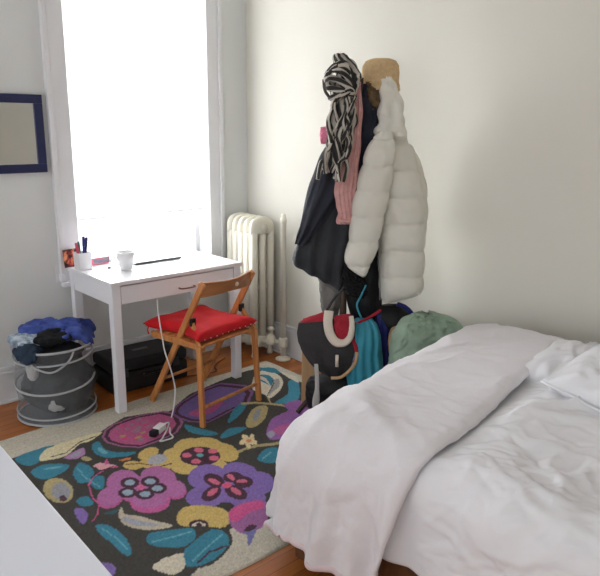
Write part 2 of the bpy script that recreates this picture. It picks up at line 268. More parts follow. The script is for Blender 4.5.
# ------------------------------------------------------------------ rug
RUG = [((62,60,56),[(0.558,2.932),(0.768,3.076),(0.888,3.023),(0.983,3.021),(1.088,3.011),(1.197,2.988),(1.316,2.988),(1.401,3.037),(1.518,3.083),(1.652,3.036),(1.754,2.983),(1.859,3.056),(1.967,3.117),(2.232,3.16),(2.441,3.185),(2.565,3.174),(2.612,3.086),(2.587,2.9),(2.625,2.473),(2.531,1.851),(2.078,1.727),(1.634,1.777),(1.498,1.82),(1.449,1.862),(1.398,1.888),(1.335,1.871),(1.262,1.784),(1.156,1.767),(0.954,1.68),(0.744,1.628),(0.324,1.994)]),
((44,122,146),[(0.751,2.739),(0.739,2.702),(0.715,2.672),(0.685,2.651),(0.652,2.644),(0.622,2.65),(0.598,2.669),(0.584,2.697),(0.582,2.732),(0.593,2.768),(0.614,2.8),(0.644,2.822),(0.678,2.832),(0.711,2.826),(0.736,2.806),(0.751,2.775)]),
((122,96,166),[(0.759,2.307),(0.748,2.279),(0.727,2.257),(0.699,2.243),(0.67,2.24),(0.643,2.248),(0.622,2.265),(0.609,2.289),(0.607,2.316),(0.617,2.344),(0.637,2.367),(0.664,2.383),(0.694,2.387),(0.723,2.38),(0.746,2.362),(0.758,2.336)]),
((194,166,92),[(0.583,2.338),(0.574,2.311),(0.556,2.289),(0.531,2.275),(0.504,2.272),(0.479,2.279),(0.458,2.295),(0.446,2.319),(0.443,2.346),(0.45,2.373),(0.467,2.396),(0.492,2.411),(0.52,2.415),(0.547,2.408),(0.568,2.391),(0.581,2.366)]),
((44,122,146),[(0.713,2.006),(0.703,1.983),(0.684,1.966),(0.66,1.957),(0.634,1.956),(0.609,1.964),(0.59,1.98),(0.579,2.001),(0.577,2.024),(0.585,2.046),(0.603,2.064),(0.627,2.074),(0.654,2.076),(0.68,2.068),(0.7,2.052),(0.712,2.03)]),
((122,96,166),[(0.895,1.953),(0.883,1.931),(0.862,1.914),(0.835,1.905),(0.806,1.905),(0.78,1.913),(0.76,1.929),(0.749,1.951),(0.748,1.974),(0.759,1.996),(0.779,2.014),(0.805,2.025),(0.835,2.026),(0.863,2.017),(0.884,2.001),(0.895,1.978)]),
((44,122,146),[(2.324,2.142),(2.286,2.106),(2.233,2.079),(2.175,2.064),(2.119,2.062),(2.073,2.073),(2.044,2.096),(2.035,2.127),(2.047,2.162),(2.081,2.197),(2.131,2.226),(2.19,2.244),(2.25,2.248),(2.3,2.238),(2.332,2.213),(2.341,2.179)]),
((194,166,92),[(2.166,1.862),(2.134,1.833),(2.088,1.813),(2.036,1.802),(1.986,1.803),(1.945,1.815),(1.919,1.836),(1.91,1.863),(1.92,1.893),(1.949,1.921),(1.993,1.943),(2.045,1.956),(2.098,1.957),(2.143,1.945),(2.172,1.923),(2.18,1.893)]),
((122,96,166),[(1.956,1.92),(1.928,1.892),(1.886,1.871),(1.838,1.86),(1.792,1.86),(1.753,1.871),(1.727,1.892),(1.718,1.918),(1.726,1.948),(1.752,1.976),(1.791,1.998),(1.839,2.012),(1.888,2.013),(1.931,2.002),(1.959,1.98),(1.968,1.951)]),
((44,122,146),[(0.903,3.011),(0.931,3.026),(0.975,3.031),(1.016,3.032),(1.052,3.03),(1.084,3.023),(1.1,3.015),(1.089,3.01),(1.061,3.003),(1.034,2.989),(1.014,2.959),(0.994,2.923),(0.975,2.898),(0.955,2.89),(0.936,2.893),(0.921,2.906),(0.908,2.937),(0.898,2.978)]),
((206,196,158),[(0.986,2.913),(0.995,2.937),(1.013,2.966),(1.034,2.989),(1.054,3.001),(1.077,3.006),(1.107,3.009),(1.153,3.011),(1.207,3.012),(1.255,3.011),(1.297,3.009),(1.333,3.005),(1.348,2.997),(1.328,2.978),(1.289,2.955),(1.254,2.938),(1.236,2.938),(1.222,2.944),(1.202,2.941),(1.17,2.918),(1.133,2.887),(1.099,2.867),(1.068,2.867),(1.04,2.876),(1.018,2.886),(1.001,2.892),(0.989,2.9)]),
((62,60,56),[(1.035,2.904),(1.11,2.892),(1.211,2.957),(1.3,2.966),(1.303,2.975),(1.212,2.965),(1.112,2.9),(1.038,2.912)]),
((170,120,170),[(1.082,2.851),(1.088,2.86),(1.103,2.867),(1.122,2.874),(1.147,2.883),(1.176,2.892),(1.196,2.891),(1.197,2.874),(1.189,2.847),(1.177,2.826),(1.161,2.815),(1.141,2.808),(1.123,2.808),(1.105,2.818),(1.089,2.836)]),
((152,152,172),[(1.105,2.836),(1.11,2.844),(1.123,2.856),(1.138,2.865),(1.155,2.872),(1.173,2.876),(1.183,2.874),(1.179,2.863),(1.168,2.845),(1.154,2.833),(1.136,2.83),(1.116,2.831)]),
((170,155,108),[(1.147,2.807),(1.156,2.808),(1.167,2.802),(1.176,2.793),(1.18,2.779),(1.181,2.763),(1.178,2.752),(1.17,2.749),(1.158,2.75),(1.15,2.756),(1.146,2.772),(1.145,2.793)]),
((44,122,146),[(0.914,2.835),(0.932,2.852),(0.96,2.862),(0.989,2.86),(1.02,2.841),(1.053,2.81),(1.072,2.783),(1.073,2.765),(1.061,2.751),(1.044,2.739),(1.022,2.729),(0.994,2.722),(0.971,2.72),(0.952,2.722),(0.936,2.729),(0.925,2.744),(0.916,2.771),(0.91,2.807)]),
((92,160,178),[(0.964,2.821),(0.972,2.822),(0.991,2.819),(1.008,2.814),(1.023,2.804),(1.037,2.792),(1.044,2.783),(1.037,2.782),(1.023,2.784),(1.008,2.79),(0.991,2.799),(0.972,2.812)]),
((170,155,108),[(0.978,2.511),(0.957,2.489),(0.934,2.483),(0.914,2.495),(0.898,2.52),(0.89,2.558),(0.89,2.602),(0.898,2.646),(0.915,2.683),(0.937,2.708),(0.961,2.715),(0.983,2.704),(0.999,2.676),(1.007,2.635),(1.006,2.589),(0.995,2.546)]),
((140,142,150),[(0.973,2.526),(0.957,2.509),(0.941,2.502),(0.927,2.507),(0.917,2.523),(0.912,2.547),(0.913,2.576),(0.921,2.607),(0.934,2.633),(0.95,2.652),(0.967,2.66),(0.982,2.655),(0.992,2.638),(0.997,2.613),(0.995,2.582),(0.986,2.552)]),
((72,42,58),[(0.95,2.509),(0.946,2.501),(0.94,2.496),(0.934,2.495),(0.928,2.497),(0.924,2.503),(0.922,2.512),(0.922,2.521),(0.925,2.531),(0.929,2.539),(0.935,2.544),(0.941,2.545),(0.947,2.543),(0.951,2.537),(0.953,2.528),(0.953,2.518)]),
((122,96,166),[(0.938,2.409),(0.948,2.414),(0.959,2.407),(0.966,2.395),(0.97,2.378),(0.97,2.358),(0.966,2.337),(0.954,2.314),(0.936,2.292),(0.924,2.281),(0.918,2.287),(0.916,2.303),(0.917,2.323),(0.922,2.352),(0.929,2.386)]),
((44,122,146),[(0.973,2.469),(0.989,2.475),(1.01,2.474),(1.025,2.465),(1.028,2.441),(1.025,2.41),(1.017,2.39),(1.003,2.388),(0.986,2.396),(0.973,2.409),(0.968,2.428),(0.967,2.452)]),
((44,122,146),[(1.238,2.882),(1.254,2.901),(1.272,2.914),(1.285,2.912),(1.284,2.883),(1.276,2.839),(1.274,2.801),(1.28,2.777),(1.292,2.758),(1.307,2.74),(1.331,2.72),(1.36,2.701),(1.375,2.687),(1.368,2.679),(1.347,2.676),(1.327,2.676),(1.312,2.679),(1.298,2.686),(1.284,2.695),(1.267,2.703),(1.251,2.712),(1.237,2.727),(1.227,2.749),(1.22,2.777),(1.218,2.804),(1.221,2.832),(1.228,2.859)]),
((92,160,178),[(1.242,2.823),(1.248,2.837),(1.257,2.847),(1.264,2.846),(1.267,2.824),(1.269,2.792),(1.268,2.769),(1.262,2.76),(1.253,2.76),(1.246,2.766),(1.243,2.782),(1.241,2.804)]),
((44,122,146),[(1.061,2.701),(1.079,2.727),(1.103,2.754),(1.123,2.764),(1.134,2.746),(1.141,2.711),(1.143,2.678),(1.139,2.652),(1.132,2.627),(1.129,2.606),(1.136,2.592),(1.147,2.581),(1.15,2.565),(1.139,2.536),(1.121,2.502),(1.105,2.481),(1.092,2.477),(1.08,2.484),(1.073,2.498),(1.072,2.519),(1.075,2.547),(1.075,2.568),(1.065,2.576),(1.052,2.577),(1.042,2.583),(1.04,2.6),(1.042,2.622),(1.046,2.644),(1.048,2.663),(1.052,2.681)]),
((92,160,178),[(1.091,2.73),(1.081,2.631),(1.088,2.544),(1.094,2.496),(1.1,2.502),(1.094,2.55),(1.087,2.636),(1.097,2.734)]),
((205,150,160),[(1.156,2.696),(1.195,2.702),(1.214,2.67),(1.244,2.627),(1.201,2.633),(1.163,2.636)]),
((196,74,132),[(1.211,2.694),(1.237,2.716),(1.224,2.662),(1.205,2.661)]),
((205,120,60),[(1.27,2.668),(1.328,2.659),(1.323,2.637),(1.281,2.648)]),
((196,74,132),[(1.246,2.622),(1.179,2.631),(1.118,2.61),(1.065,2.549),(1.035,2.453),(1.03,2.376),(0.996,2.314),(0.959,2.282),(0.96,2.273),(0.998,2.307),(1.036,2.376),(1.041,2.454),(1.069,2.543),(1.118,2.598),(1.175,2.618),(1.241,2.609)]),
((72,42,58),[(1.22,2.621),(1.161,2.635),(1.101,2.603),(1.099,2.59),(1.157,2.621),(1.214,2.607)]),
((150,88,130),[(1.318,2.941),(1.364,3.007),(1.428,3.046),(1.515,3.053),(1.597,3.049),(1.725,3.008),(1.768,2.912),(1.73,2.811),(1.642,2.731),(1.525,2.713),(1.411,2.711),(1.342,2.787),(1.308,2.872)]),
((72,42,58),[(1.331,2.938),(1.374,2.999),(1.434,3.035),(1.514,3.041),(1.591,3.038),(1.709,3),(1.749,2.91),(1.715,2.817),(1.633,2.742),(1.524,2.725),(1.417,2.723),(1.353,2.794),(1.322,2.873)]),
((176,80,128),[(1.35,2.933),(1.388,2.988),(1.442,3.019),(1.514,3.025),(1.582,3.021),(1.686,2.988),(1.722,2.908),(1.692,2.825),(1.62,2.758),(1.522,2.743),(1.426,2.74),(1.369,2.804),(1.341,2.875)]),
((170,140,90),[(1.524,2.851),(1.515,2.843),(1.501,2.841),(1.489,2.846),(1.488,2.855),(1.496,2.863),(1.511,2.865),(1.522,2.86)]),
((196,66,120),[(1.645,2.83),(1.631,2.816),(1.611,2.812),(1.597,2.82),(1.596,2.836),(1.61,2.85),(1.63,2.854),(1.644,2.846)]),
((196,66,120),[(1.52,2.803),(1.507,2.789),(1.488,2.785),(1.475,2.794),(1.475,2.809),(1.487,2.823),(1.506,2.827),(1.519,2.819)]),
((150,110,130),[(1.479,2.791),(1.466,2.777),(1.447,2.774),(1.434,2.782),(1.433,2.797),(1.445,2.81),(1.464,2.814),(1.478,2.806)]),
((196,66,120),[(1.58,2.922),(1.569,2.907),(1.555,2.901),(1.547,2.909),(1.549,2.926),(1.56,2.942),(1.574,2.947),(1.583,2.939)]),
((196,66,120),[(1.676,2.855),(1.666,2.842),(1.655,2.838),(1.648,2.844),(1.651,2.858),(1.661,2.871),(1.672,2.876),(1.679,2.869)]),
((150,110,130),[(1.523,2.974),(1.514,2.964),(1.502,2.96),(1.493,2.966),(1.493,2.977),(1.502,2.987),(1.515,2.991),(1.523,2.985)]),
((140,120,140),[(1.688,2.866),(1.677,2.858),(1.657,2.857),(1.641,2.862),(1.637,2.871),(1.648,2.878),(1.668,2.88),(1.684,2.874)]),
((196,66,120),[(1.468,2.815),(1.456,2.804),(1.437,2.802),(1.423,2.809),(1.421,2.821),(1.432,2.832),(1.451,2.835),(1.466,2.828)]),
((170,140,90),[(1.422,2.885),(1.413,2.875),(1.4,2.873),(1.389,2.878),(1.388,2.889),(1.396,2.898),(1.41,2.9),(1.421,2.895)]),
((150,110,130),[(1.473,2.799),(1.465,2.787),(1.455,2.782),(1.449,2.789),(1.451,2.802),(1.46,2.814),(1.47,2.819),(1.476,2.812)]),
((170,140,90),[(1.481,2.82),(1.472,2.812),(1.455,2.81),(1.442,2.816),(1.439,2.825),(1.449,2.833),(1.465,2.835),(1.479,2.83)]),
((150,110,130),[(1.537,2.917),(1.526,2.906),(1.509,2.902),(1.497,2.909),(1.495,2.922),(1.507,2.933),(1.524,2.937),(1.536,2.93)]),
((140,120,140),[(1.539,2.808),(1.529,2.796),(1.516,2.792),(1.507,2.799),(1.508,2.812),(1.517,2.824),(1.531,2.827),(1.54,2.821)]),
((150,110,130),[(1.591,2.889),(1.58,2.879),(1.562,2.876),(1.548,2.882),(1.546,2.893),(1.557,2.903),(1.575,2.906),(1.589,2.9)]),
((150,110,130),[(1.447,2.984),(1.439,2.975),(1.426,2.972),(1.416,2.977),(1.415,2.987),(1.424,2.996),(1.436,2.999),(1.446,2.994)]),
((150,110,130),[(1.514,2.892),(1.499,2.876),(1.479,2.871),(1.465,2.88),(1.464,2.897),(1.478,2.913),(1.498,2.918),(1.513,2.909)]),
((150,110,130),[(1.581,2.998),(1.572,2.987),(1.558,2.983),(1.548,2.989),(1.548,3.001),(1.558,3.012),(1.572,3.016),(1.581,3.01)]),
((140,120,140),[(1.569,2.789),(1.559,2.782),(1.542,2.78),(1.529,2.786),(1.526,2.795),(1.536,2.802),(1.552,2.803),(1.566,2.798)]),
((196,66,120),[(1.47,2.997),(1.461,2.986),(1.45,2.982),(1.443,2.988),(1.444,3),(1.452,3.011),(1.463,3.015),(1.47,3.01)]),
((150,110,130),[(1.626,2.866),(1.616,2.855),(1.601,2.851),(1.592,2.858),(1.592,2.87),(1.602,2.882),(1.617,2.885),(1.626,2.879)]),
((196,66,120),[(1.419,2.852),(1.409,2.842),(1.394,2.839),(1.382,2.845),(1.381,2.857),(1.391,2.868),(1.406,2.871),(1.418,2.864)]),
((150,110,130),[(1.515,2.777),(1.508,2.77),(1.498,2.768),(1.492,2.772),(1.492,2.78),(1.499,2.788),(1.508,2.79),(1.515,2.785)]),
((150,110,130),[(1.556,2.787),(1.544,2.776),(1.528,2.773),(1.516,2.78),(1.515,2.793),(1.527,2.804),(1.543,2.807),(1.555,2.801)]),
((150,110,130),[(1.479,2.946),(1.47,2.934),(1.459,2.929),(1.452,2.936),(1.454,2.949),(1.462,2.961),(1.473,2.966),(1.48,2.96)]),
((150,110,130),[(1.591,2.948),(1.58,2.938),(1.565,2.935),(1.554,2.941),(1.553,2.952),(1.563,2.962),(1.578,2.965),(1.589,2.959)]),
((124,80,136),[(1.736,2.944),(1.8,3.012),(1.855,3.05),(2.05,3.124),(2.211,3.132),(2.309,2.998),(2.28,2.888),(2.151,2.773),(2.009,2.761),(1.825,2.723),(1.756,2.798),(1.733,2.879)]),
((72,42,58),[(1.752,2.942),(1.812,3.005),(1.863,3.041),(2.044,3.109),(2.193,3.116),(2.283,2.992),(2.257,2.89),(2.138,2.784),(2.006,2.772),(1.835,2.736),(1.77,2.806),(1.749,2.882)]),
((108,84,146),[(1.774,2.94),(1.828,2.996),(1.874,3.027),(2.035,3.087),(2.167,3.093),(2.247,2.984),(2.225,2.893),(2.12,2.798),(2.002,2.788),(1.848,2.755),(1.79,2.818),(1.771,2.886)]),
((166,72,124),[(1.818,2.894),(1.854,2.906),(1.908,2.914),(1.959,2.917),(2.007,2.92),(2.051,2.92),(2.069,2.91),(2.043,2.884),(1.992,2.85),(1.943,2.826),(1.902,2.816),(1.861,2.815),(1.832,2.822),(1.814,2.842),(1.808,2.87)]),
((44,122,146),[(1.723,2.789),(1.731,2.775),(1.738,2.746),(1.747,2.717),(1.758,2.69),(1.772,2.663),(1.782,2.639),(1.791,2.617),(1.797,2.597),(1.796,2.584),(1.785,2.58),(1.768,2.583),(1.75,2.592),(1.732,2.613),(1.713,2.641),(1.7,2.668),(1.693,2.688),(1.692,2.707),(1.694,2.726),(1.701,2.751),(1.712,2.777)]),
((44,122,146),[(1.918,2.67),(1.955,2.705),(2.011,2.752),(2.061,2.787),(2.1,2.799),(2.133,2.798),(2.145,2.787),(2.129,2.766),(2.094,2.736),(2.055,2.71),(2.013,2.687),(1.967,2.668),(1.934,2.656),(1.916,2.652),(1.909,2.656)]),
((44,122,146),[(1.782,2.551),(1.805,2.568),(1.839,2.588),(1.873,2.597),(1.906,2.587),(1.938,2.565),(1.953,2.546),(1.94,2.535),(1.909,2.527),(1.877,2.521),(1.846,2.519),(1.813,2.52),(1.789,2.524),(1.778,2.531),(1.775,2.54)]),
((44,122,146),[(1.788,2.254),(1.809,2.27),(1.838,2.287),(1.866,2.296),(1.891,2.296),(1.914,2.288),(1.927,2.276),(1.928,2.258),(1.92,2.237),(1.904,2.216),(1.877,2.194),(1.843,2.174),(1.816,2.165),(1.798,2.175),(1.785,2.195),(1.778,2.215),(1.775,2.229),(1.778,2.242)]),
((92,160,178),[(1.796,2.225),(1.874,2.249),(1.879,2.261),(1.8,2.237)]),
((200,192,172),[(2.464,3.101),(2.505,3.12),(2.538,3.123),(2.562,3.113),(2.573,3.084),(2.574,3.042),(2.569,3.001),(2.559,2.965),(2.543,2.93),(2.519,2.896),(2.487,2.862),(2.449,2.829),(2.41,2.801),(2.365,2.776),(2.319,2.755),(2.289,2.748),(2.284,2.76),(2.293,2.786),(2.301,2.81),(2.299,2.826),(2.296,2.841),(2.295,2.86),(2.294,2.886),(2.295,2.917),(2.311,2.953),(2.353,3.002),(2.411,3.059)]),
((44,122,146),[(2.527,3.171),(2.555,3.166),(2.595,3.149),(2.623,3.125),(2.627,3.087),(2.618,3.042),(2.606,3.014),(2.592,3.014),(2.575,3.031),(2.56,3.05),(2.551,3.071),(2.545,3.094),(2.54,3.117),(2.531,3.14),(2.523,3.161)]),
((44,122,146),[(2.464,3.077),(2.479,3.076),(2.501,3.062),(2.515,3.041),(2.514,3.012),(2.505,2.976),(2.49,2.944),(2.463,2.914),(2.43,2.888),(2.413,2.882),(2.424,2.91),(2.451,2.959),(2.471,3.003),(2.472,3.036),(2.465,3.063)]),
((44,122,146),[(2.423,3.034),(2.429,3.029),(2.434,3.012),(2.436,2.99),(2.432,2.96),(2.424,2.926),(2.418,2.909),(2.415,2.921),(2.413,2.95),(2.413,2.977),(2.416,3.001),(2.419,3.023)]),
((150,146,140),[(2.472,2.937),(2.503,2.954),(2.522,2.954),(2.526,2.943),(2.51,2.918),(2.48,2.882),(2.448,2.852),(2.415,2.834),(2.381,2.821),(2.353,2.81),(2.328,2.794),(2.31,2.781),(2.313,2.786),(2.353,2.827),(2.417,2.889)]),
((62,60,56),[(2.475,2.953),(2.453,2.912),(2.387,2.862),(2.297,2.788),(2.297,2.781),(2.386,2.853),(2.456,2.907),(2.483,2.954)]),
((44,122,146),[(2.267,2.681),(2.305,2.696),(2.365,2.713),(2.421,2.737),(2.464,2.781),(2.504,2.833),(2.538,2.87),(2.569,2.882),(2.594,2.876),(2.597,2.852),(2.568,2.804),(2.52,2.742),(2.475,2.69),(2.439,2.657),(2.404,2.632),(2.374,2.618),(2.346,2.616),(2.321,2.623),(2.3,2.633),(2.28,2.647),(2.264,2.664)]),
((200,192,172),[(2.618,3.057),(2.64,2.899),(2.575,2.807),(2.586,2.918)]),
((170,155,108),[(2.105,2.789),(2.177,2.741),(2.232,2.674),(2.28,2.598),(2.299,2.617),(2.251,2.694),(2.194,2.763),(2.122,2.811)]),
((170,155,108),[(2.25,2.688),(2.293,2.764),(2.281,2.763),(2.239,2.687)]),
((170,155,108),[(1.98,2.59),(2.014,2.622),(2.06,2.66),(2.102,2.689),(2.134,2.703),(2.161,2.707),(2.182,2.704),(2.197,2.696),(2.205,2.681),(2.2,2.659),(2.175,2.629),(2.137,2.593),(2.1,2.563),(2.065,2.543),(2.029,2.528),(2,2.52),(1.98,2.519),(1.965,2.525),(1.958,2.534),(1.957,2.548),(1.964,2.567)]),
((140,142,152),[(2.051,2.614),(2.071,2.633),(2.096,2.653),(2.118,2.668),(2.137,2.674),(2.152,2.674),(2.154,2.666),(2.134,2.644),(2.103,2.616),(2.075,2.593),(2.054,2.58),(2.038,2.572),(2.028,2.571),(2.029,2.58),(2.037,2.596)]),
((142,88,158),[(1.979,2.416),(2.014,2.452),(2.064,2.493),(2.109,2.524),(2.144,2.538),(2.174,2.541),(2.201,2.543),(2.225,2.545),(2.245,2.546),(2.261,2.553),(2.269,2.572),(2.273,2.597),(2.283,2.618),(2.304,2.631),(2.332,2.639),(2.357,2.64),(2.38,2.634),(2.4,2.619),(2.408,2.596),(2.395,2.559),(2.37,2.514),(2.351,2.476),(2.346,2.45),(2.345,2.429),(2.338,2.406),(2.319,2.374),(2.294,2.34),(2.267,2.313),(2.237,2.297),(2.205,2.287),(2.172,2.285),(2.139,2.292),(2.106,2.306),(2.071,2.319),(2.031,2.326),(1.991,2.331),(1.965,2.342),(1.957,2.362),(1.962,2.387)]),
((176,84,140),[(1.993,2.404),(2.01,2.418),(2.042,2.431),(2.078,2.439),(2.115,2.435),(2.156,2.425),(2.191,2.416),(2.22,2.413),(2.243,2.412),(2.249,2.404),(2.228,2.382),(2.191,2.354),(2.153,2.337),(2.115,2.338),(2.076,2.348),(2.043,2.361),(2.017,2.374),(1.998,2.39)]),
((152,152,172),[(1.978,2.41),(1.992,2.421),(2.012,2.428),(2.025,2.429),(2.029,2.419),(2.026,2.403),(2.019,2.388),(2.004,2.378),(1.984,2.369),(1.971,2.368),(1.967,2.378),(1.97,2.395)]),
((170,155,108),[(1.727,2.347),(1.794,2.351),(1.858,2.34),(1.929,2.298),(2.015,2.271),(2.091,2.266),(2.107,2.289),(2.03,2.294),(1.945,2.321),(1.873,2.363),(1.807,2.374),(1.738,2.369)]),
((214,196,150),[(1.889,2.379),(1.881,2.372),(1.871,2.368),(1.862,2.368),(1.854,2.372),(1.849,2.38),(1.847,2.389),(1.848,2.4),(1.854,2.409),(1.862,2.417),(1.871,2.421),(1.881,2.421),(1.889,2.416),(1.894,2.409),(1.896,2.399),(1.894,2.388)]),
((214,196,150),[(1.815,2.352),(1.812,2.356),(1.812,2.365),(1.816,2.379),(1.824,2.394),(1.834,2.41),(1.845,2.424),(1.854,2.433),(1.862,2.435),(1.866,2.432),(1.866,2.422),(1.861,2.408),(1.853,2.392),(1.843,2.376),(1.832,2.363),(1.823,2.355)]),
((214,196,150),[(1.807,2.419),(1.812,2.429),(1.822,2.439),(1.834,2.447),(1.847,2.454),(1.859,2.456),(1.867,2.455),(1.872,2.45),(1.871,2.441),(1.865,2.432),(1.856,2.422),(1.844,2.413),(1.831,2.407),(1.819,2.405),(1.811,2.406),(1.806,2.411)]),
((214,196,150),[(1.876,2.491),(1.884,2.494),(1.89,2.49),(1.893,2.481),(1.893,2.468),(1.89,2.453),(1.884,2.439),(1.876,2.426),(1.868,2.419),(1.861,2.416),(1.855,2.42),(1.852,2.429),(1.852,2.441),(1.855,2.456),(1.861,2.471),(1.868,2.483)]),
((214,196,150),[(1.929,2.466),(1.927,2.457),(1.921,2.445),(1.91,2.431),(1.897,2.417),(1.883,2.405),(1.871,2.398),(1.862,2.396),(1.858,2.399),(1.859,2.407),(1.865,2.419),(1.875,2.433),(1.889,2.447),(1.903,2.459),(1.915,2.467),(1.924,2.469)]),
((206,130,80),[(1.876,2.409),(1.871,2.405),(1.865,2.402),(1.859,2.403),(1.854,2.405),(1.85,2.41),(1.849,2.416),(1.85,2.423),(1.853,2.429),(1.858,2.434),(1.864,2.436),(1.87,2.436),(1.875,2.433),(1.879,2.428),(1.88,2.422),(1.879,2.415)]),
((194,166,92),[(1.671,2.545),(1.65,2.518),(1.621,2.5),(1.59,2.492),(1.56,2.496),(1.537,2.511),(1.523,2.535),(1.52,2.564),(1.53,2.594),(1.55,2.621),(1.578,2.641),(1.61,2.65),(1.641,2.646),(1.666,2.631),(1.68,2.606),(1.682,2.575)]),
((194,166,92),[(1.735,2.461),(1.714,2.444),(1.689,2.439),(1.663,2.447),(1.64,2.467),(1.623,2.495),(1.616,2.529),(1.619,2.562),(1.631,2.59),(1.652,2.609),(1.678,2.615),(1.705,2.607),(1.729,2.586),(1.746,2.556),(1.753,2.522),(1.749,2.488)]),
((194,166,92),[(1.723,2.318),(1.698,2.302),(1.674,2.301),(1.655,2.314),(1.642,2.34),(1.639,2.375),(1.645,2.414),(1.66,2.451),(1.682,2.481),(1.708,2.499),(1.733,2.502),(1.754,2.488),(1.766,2.46),(1.769,2.423),(1.761,2.383),(1.745,2.346)]),
((194,166,92),[(1.633,2.278),(1.612,2.259),(1.587,2.25),(1.561,2.252),(1.538,2.264),(1.521,2.286),(1.513,2.314),(1.515,2.343),(1.527,2.371),(1.547,2.391),(1.572,2.402),(1.6,2.401),(1.624,2.388),(1.641,2.365),(1.649,2.336),(1.646,2.305)]),
((194,166,92),[(1.548,2.352),(1.527,2.332),(1.501,2.324),(1.473,2.327),(1.448,2.342),(1.428,2.366),(1.417,2.396),(1.417,2.428),(1.427,2.456),(1.447,2.477),(1.474,2.487),(1.503,2.485),(1.529,2.469),(1.55,2.444),(1.56,2.412),(1.56,2.38)]),
((194,166,92),[(1.522,2.502),(1.505,2.481),(1.486,2.469),(1.468,2.465),(1.453,2.472),(1.443,2.487),(1.44,2.508),(1.445,2.534),(1.456,2.559),(1.473,2.58),(1.492,2.594),(1.511,2.598),(1.527,2.591),(1.536,2.576),(1.539,2.553),(1.534,2.527)]),
((194,166,92),[(1.661,2.382),(1.629,2.35),(1.592,2.333),(1.555,2.333),(1.523,2.349),(1.501,2.379),(1.491,2.42),(1.496,2.465),(1.515,2.508),(1.545,2.543),(1.583,2.563),(1.622,2.565),(1.657,2.548),(1.68,2.515),(1.689,2.471),(1.682,2.424)]),
((72,42,58),[(1.663,2.38),(1.636,2.356),(1.603,2.345),(1.568,2.35),(1.536,2.368),(1.512,2.398),(1.499,2.435),(1.499,2.474),(1.513,2.51),(1.538,2.536),(1.572,2.549),(1.608,2.545),(1.642,2.526),(1.667,2.494),(1.68,2.455),(1.678,2.415)]),
((200,92,120),[(1.564,2.479),(1.557,2.472),(1.549,2.468),(1.54,2.469),(1.532,2.473),(1.526,2.481),(1.523,2.491),(1.523,2.501),(1.527,2.51),(1.534,2.517),(1.542,2.521),(1.551,2.52),(1.559,2.516),(1.565,2.508),(1.568,2.498),(1.568,2.488)]),
((200,92,120),[(1.637,2.483),(1.63,2.476),(1.621,2.472),(1.612,2.473),(1.604,2.477),(1.598,2.485),(1.595,2.495),(1.595,2.505),(1.599,2.515),(1.606,2.522),(1.615,2.526),(1.624,2.525),(1.632,2.521),(1.638,2.513),(1.641,2.503),(1.641,2.492)]),
((200,92,120),[(1.683,2.429),(1.676,2.423),(1.667,2.419),(1.658,2.42),(1.65,2.424),(1.644,2.432),(1.641,2.442),(1.641,2.452),(1.646,2.461),(1.653,2.468),(1.661,2.472),(1.671,2.471),(1.679,2.467),(1.685,2.459),(1.688,2.449),(1.687,2.439)]),
((200,92,120),[(1.646,2.369),(1.639,2.362),(1.63,2.359),(1.621,2.36),(1.614,2.364),(1.608,2.372),(1.605,2.381),(1.605,2.391),(1.609,2.4),(1.616,2.407),(1.625,2.41),(1.634,2.409),(1.642,2.405),(1.648,2.397),(1.65,2.388),(1.65,2.378)]),
((200,92,120),[(1.564,2.401),(1.557,2.394),(1.549,2.391),(1.54,2.392),(1.533,2.396),(1.527,2.404),(1.524,2.413),(1.524,2.423),(1.528,2.432),(1.534,2.439),(1.543,2.442),(1.551,2.441),(1.559,2.437),(1.565,2.429),(1.568,2.42),(1.568,2.41)]),
((90,160,165),[(1.606,2.442),(1.602,2.437),(1.595,2.435),(1.589,2.435),(1.583,2.438),(1.579,2.444),(1.577,2.451),(1.577,2.458),(1.58,2.465),(1.585,2.47),(1.591,2.472),(1.598,2.472),(1.603,2.468),(1.608,2.463),(1.61,2.456),(1.609,2.448)]),
((194,166,92),[(1.336,2.547),(1.326,2.535),(1.311,2.53),(1.295,2.532),(1.281,2.541),(1.269,2.555),(1.262,2.573),(1.26,2.592),(1.265,2.609),(1.276,2.621),(1.29,2.627),(1.306,2.626),(1.322,2.617),(1.334,2.602),(1.341,2.583),(1.342,2.564)]),
((194,166,92),[(1.471,2.636),(1.458,2.616),(1.439,2.599),(1.417,2.588),(1.394,2.584),(1.374,2.588),(1.36,2.599),(1.354,2.615),(1.356,2.635),(1.368,2.655),(1.386,2.672),(1.409,2.684),(1.432,2.689),(1.453,2.685),(1.468,2.674),(1.474,2.657)]),
((194,166,92),[(1.545,2.554),(1.532,2.532),(1.514,2.515),(1.492,2.503),(1.47,2.499),(1.452,2.504),(1.44,2.515),(1.436,2.533),(1.44,2.554),(1.452,2.575),(1.471,2.593),(1.493,2.606),(1.515,2.61),(1.534,2.606),(1.546,2.594),(1.55,2.575)]),
((194,166,92),[(1.455,2.457),(1.443,2.444),(1.426,2.439),(1.408,2.441),(1.392,2.451),(1.379,2.466),(1.371,2.486),(1.37,2.507),(1.377,2.525),(1.389,2.539),(1.405,2.545),(1.424,2.543),(1.441,2.533),(1.454,2.517),(1.461,2.496),(1.462,2.476)]),
((194,166,92),[(1.414,2.506),(1.401,2.493),(1.384,2.487),(1.365,2.49),(1.347,2.501),(1.333,2.518),(1.324,2.539),(1.322,2.561),(1.328,2.58),(1.34,2.593),(1.357,2.599),(1.376,2.596),(1.395,2.585),(1.41,2.568),(1.418,2.546),(1.42,2.524)]),
((160,162,170),[(1.46,2.539),(1.448,2.523),(1.432,2.512),(1.413,2.508),(1.394,2.511),(1.379,2.52),(1.37,2.535),(1.367,2.552),(1.371,2.571),(1.383,2.587),(1.399,2.598),(1.418,2.603),(1.437,2.6),(1.453,2.591),(1.463,2.576),(1.465,2.557)]),
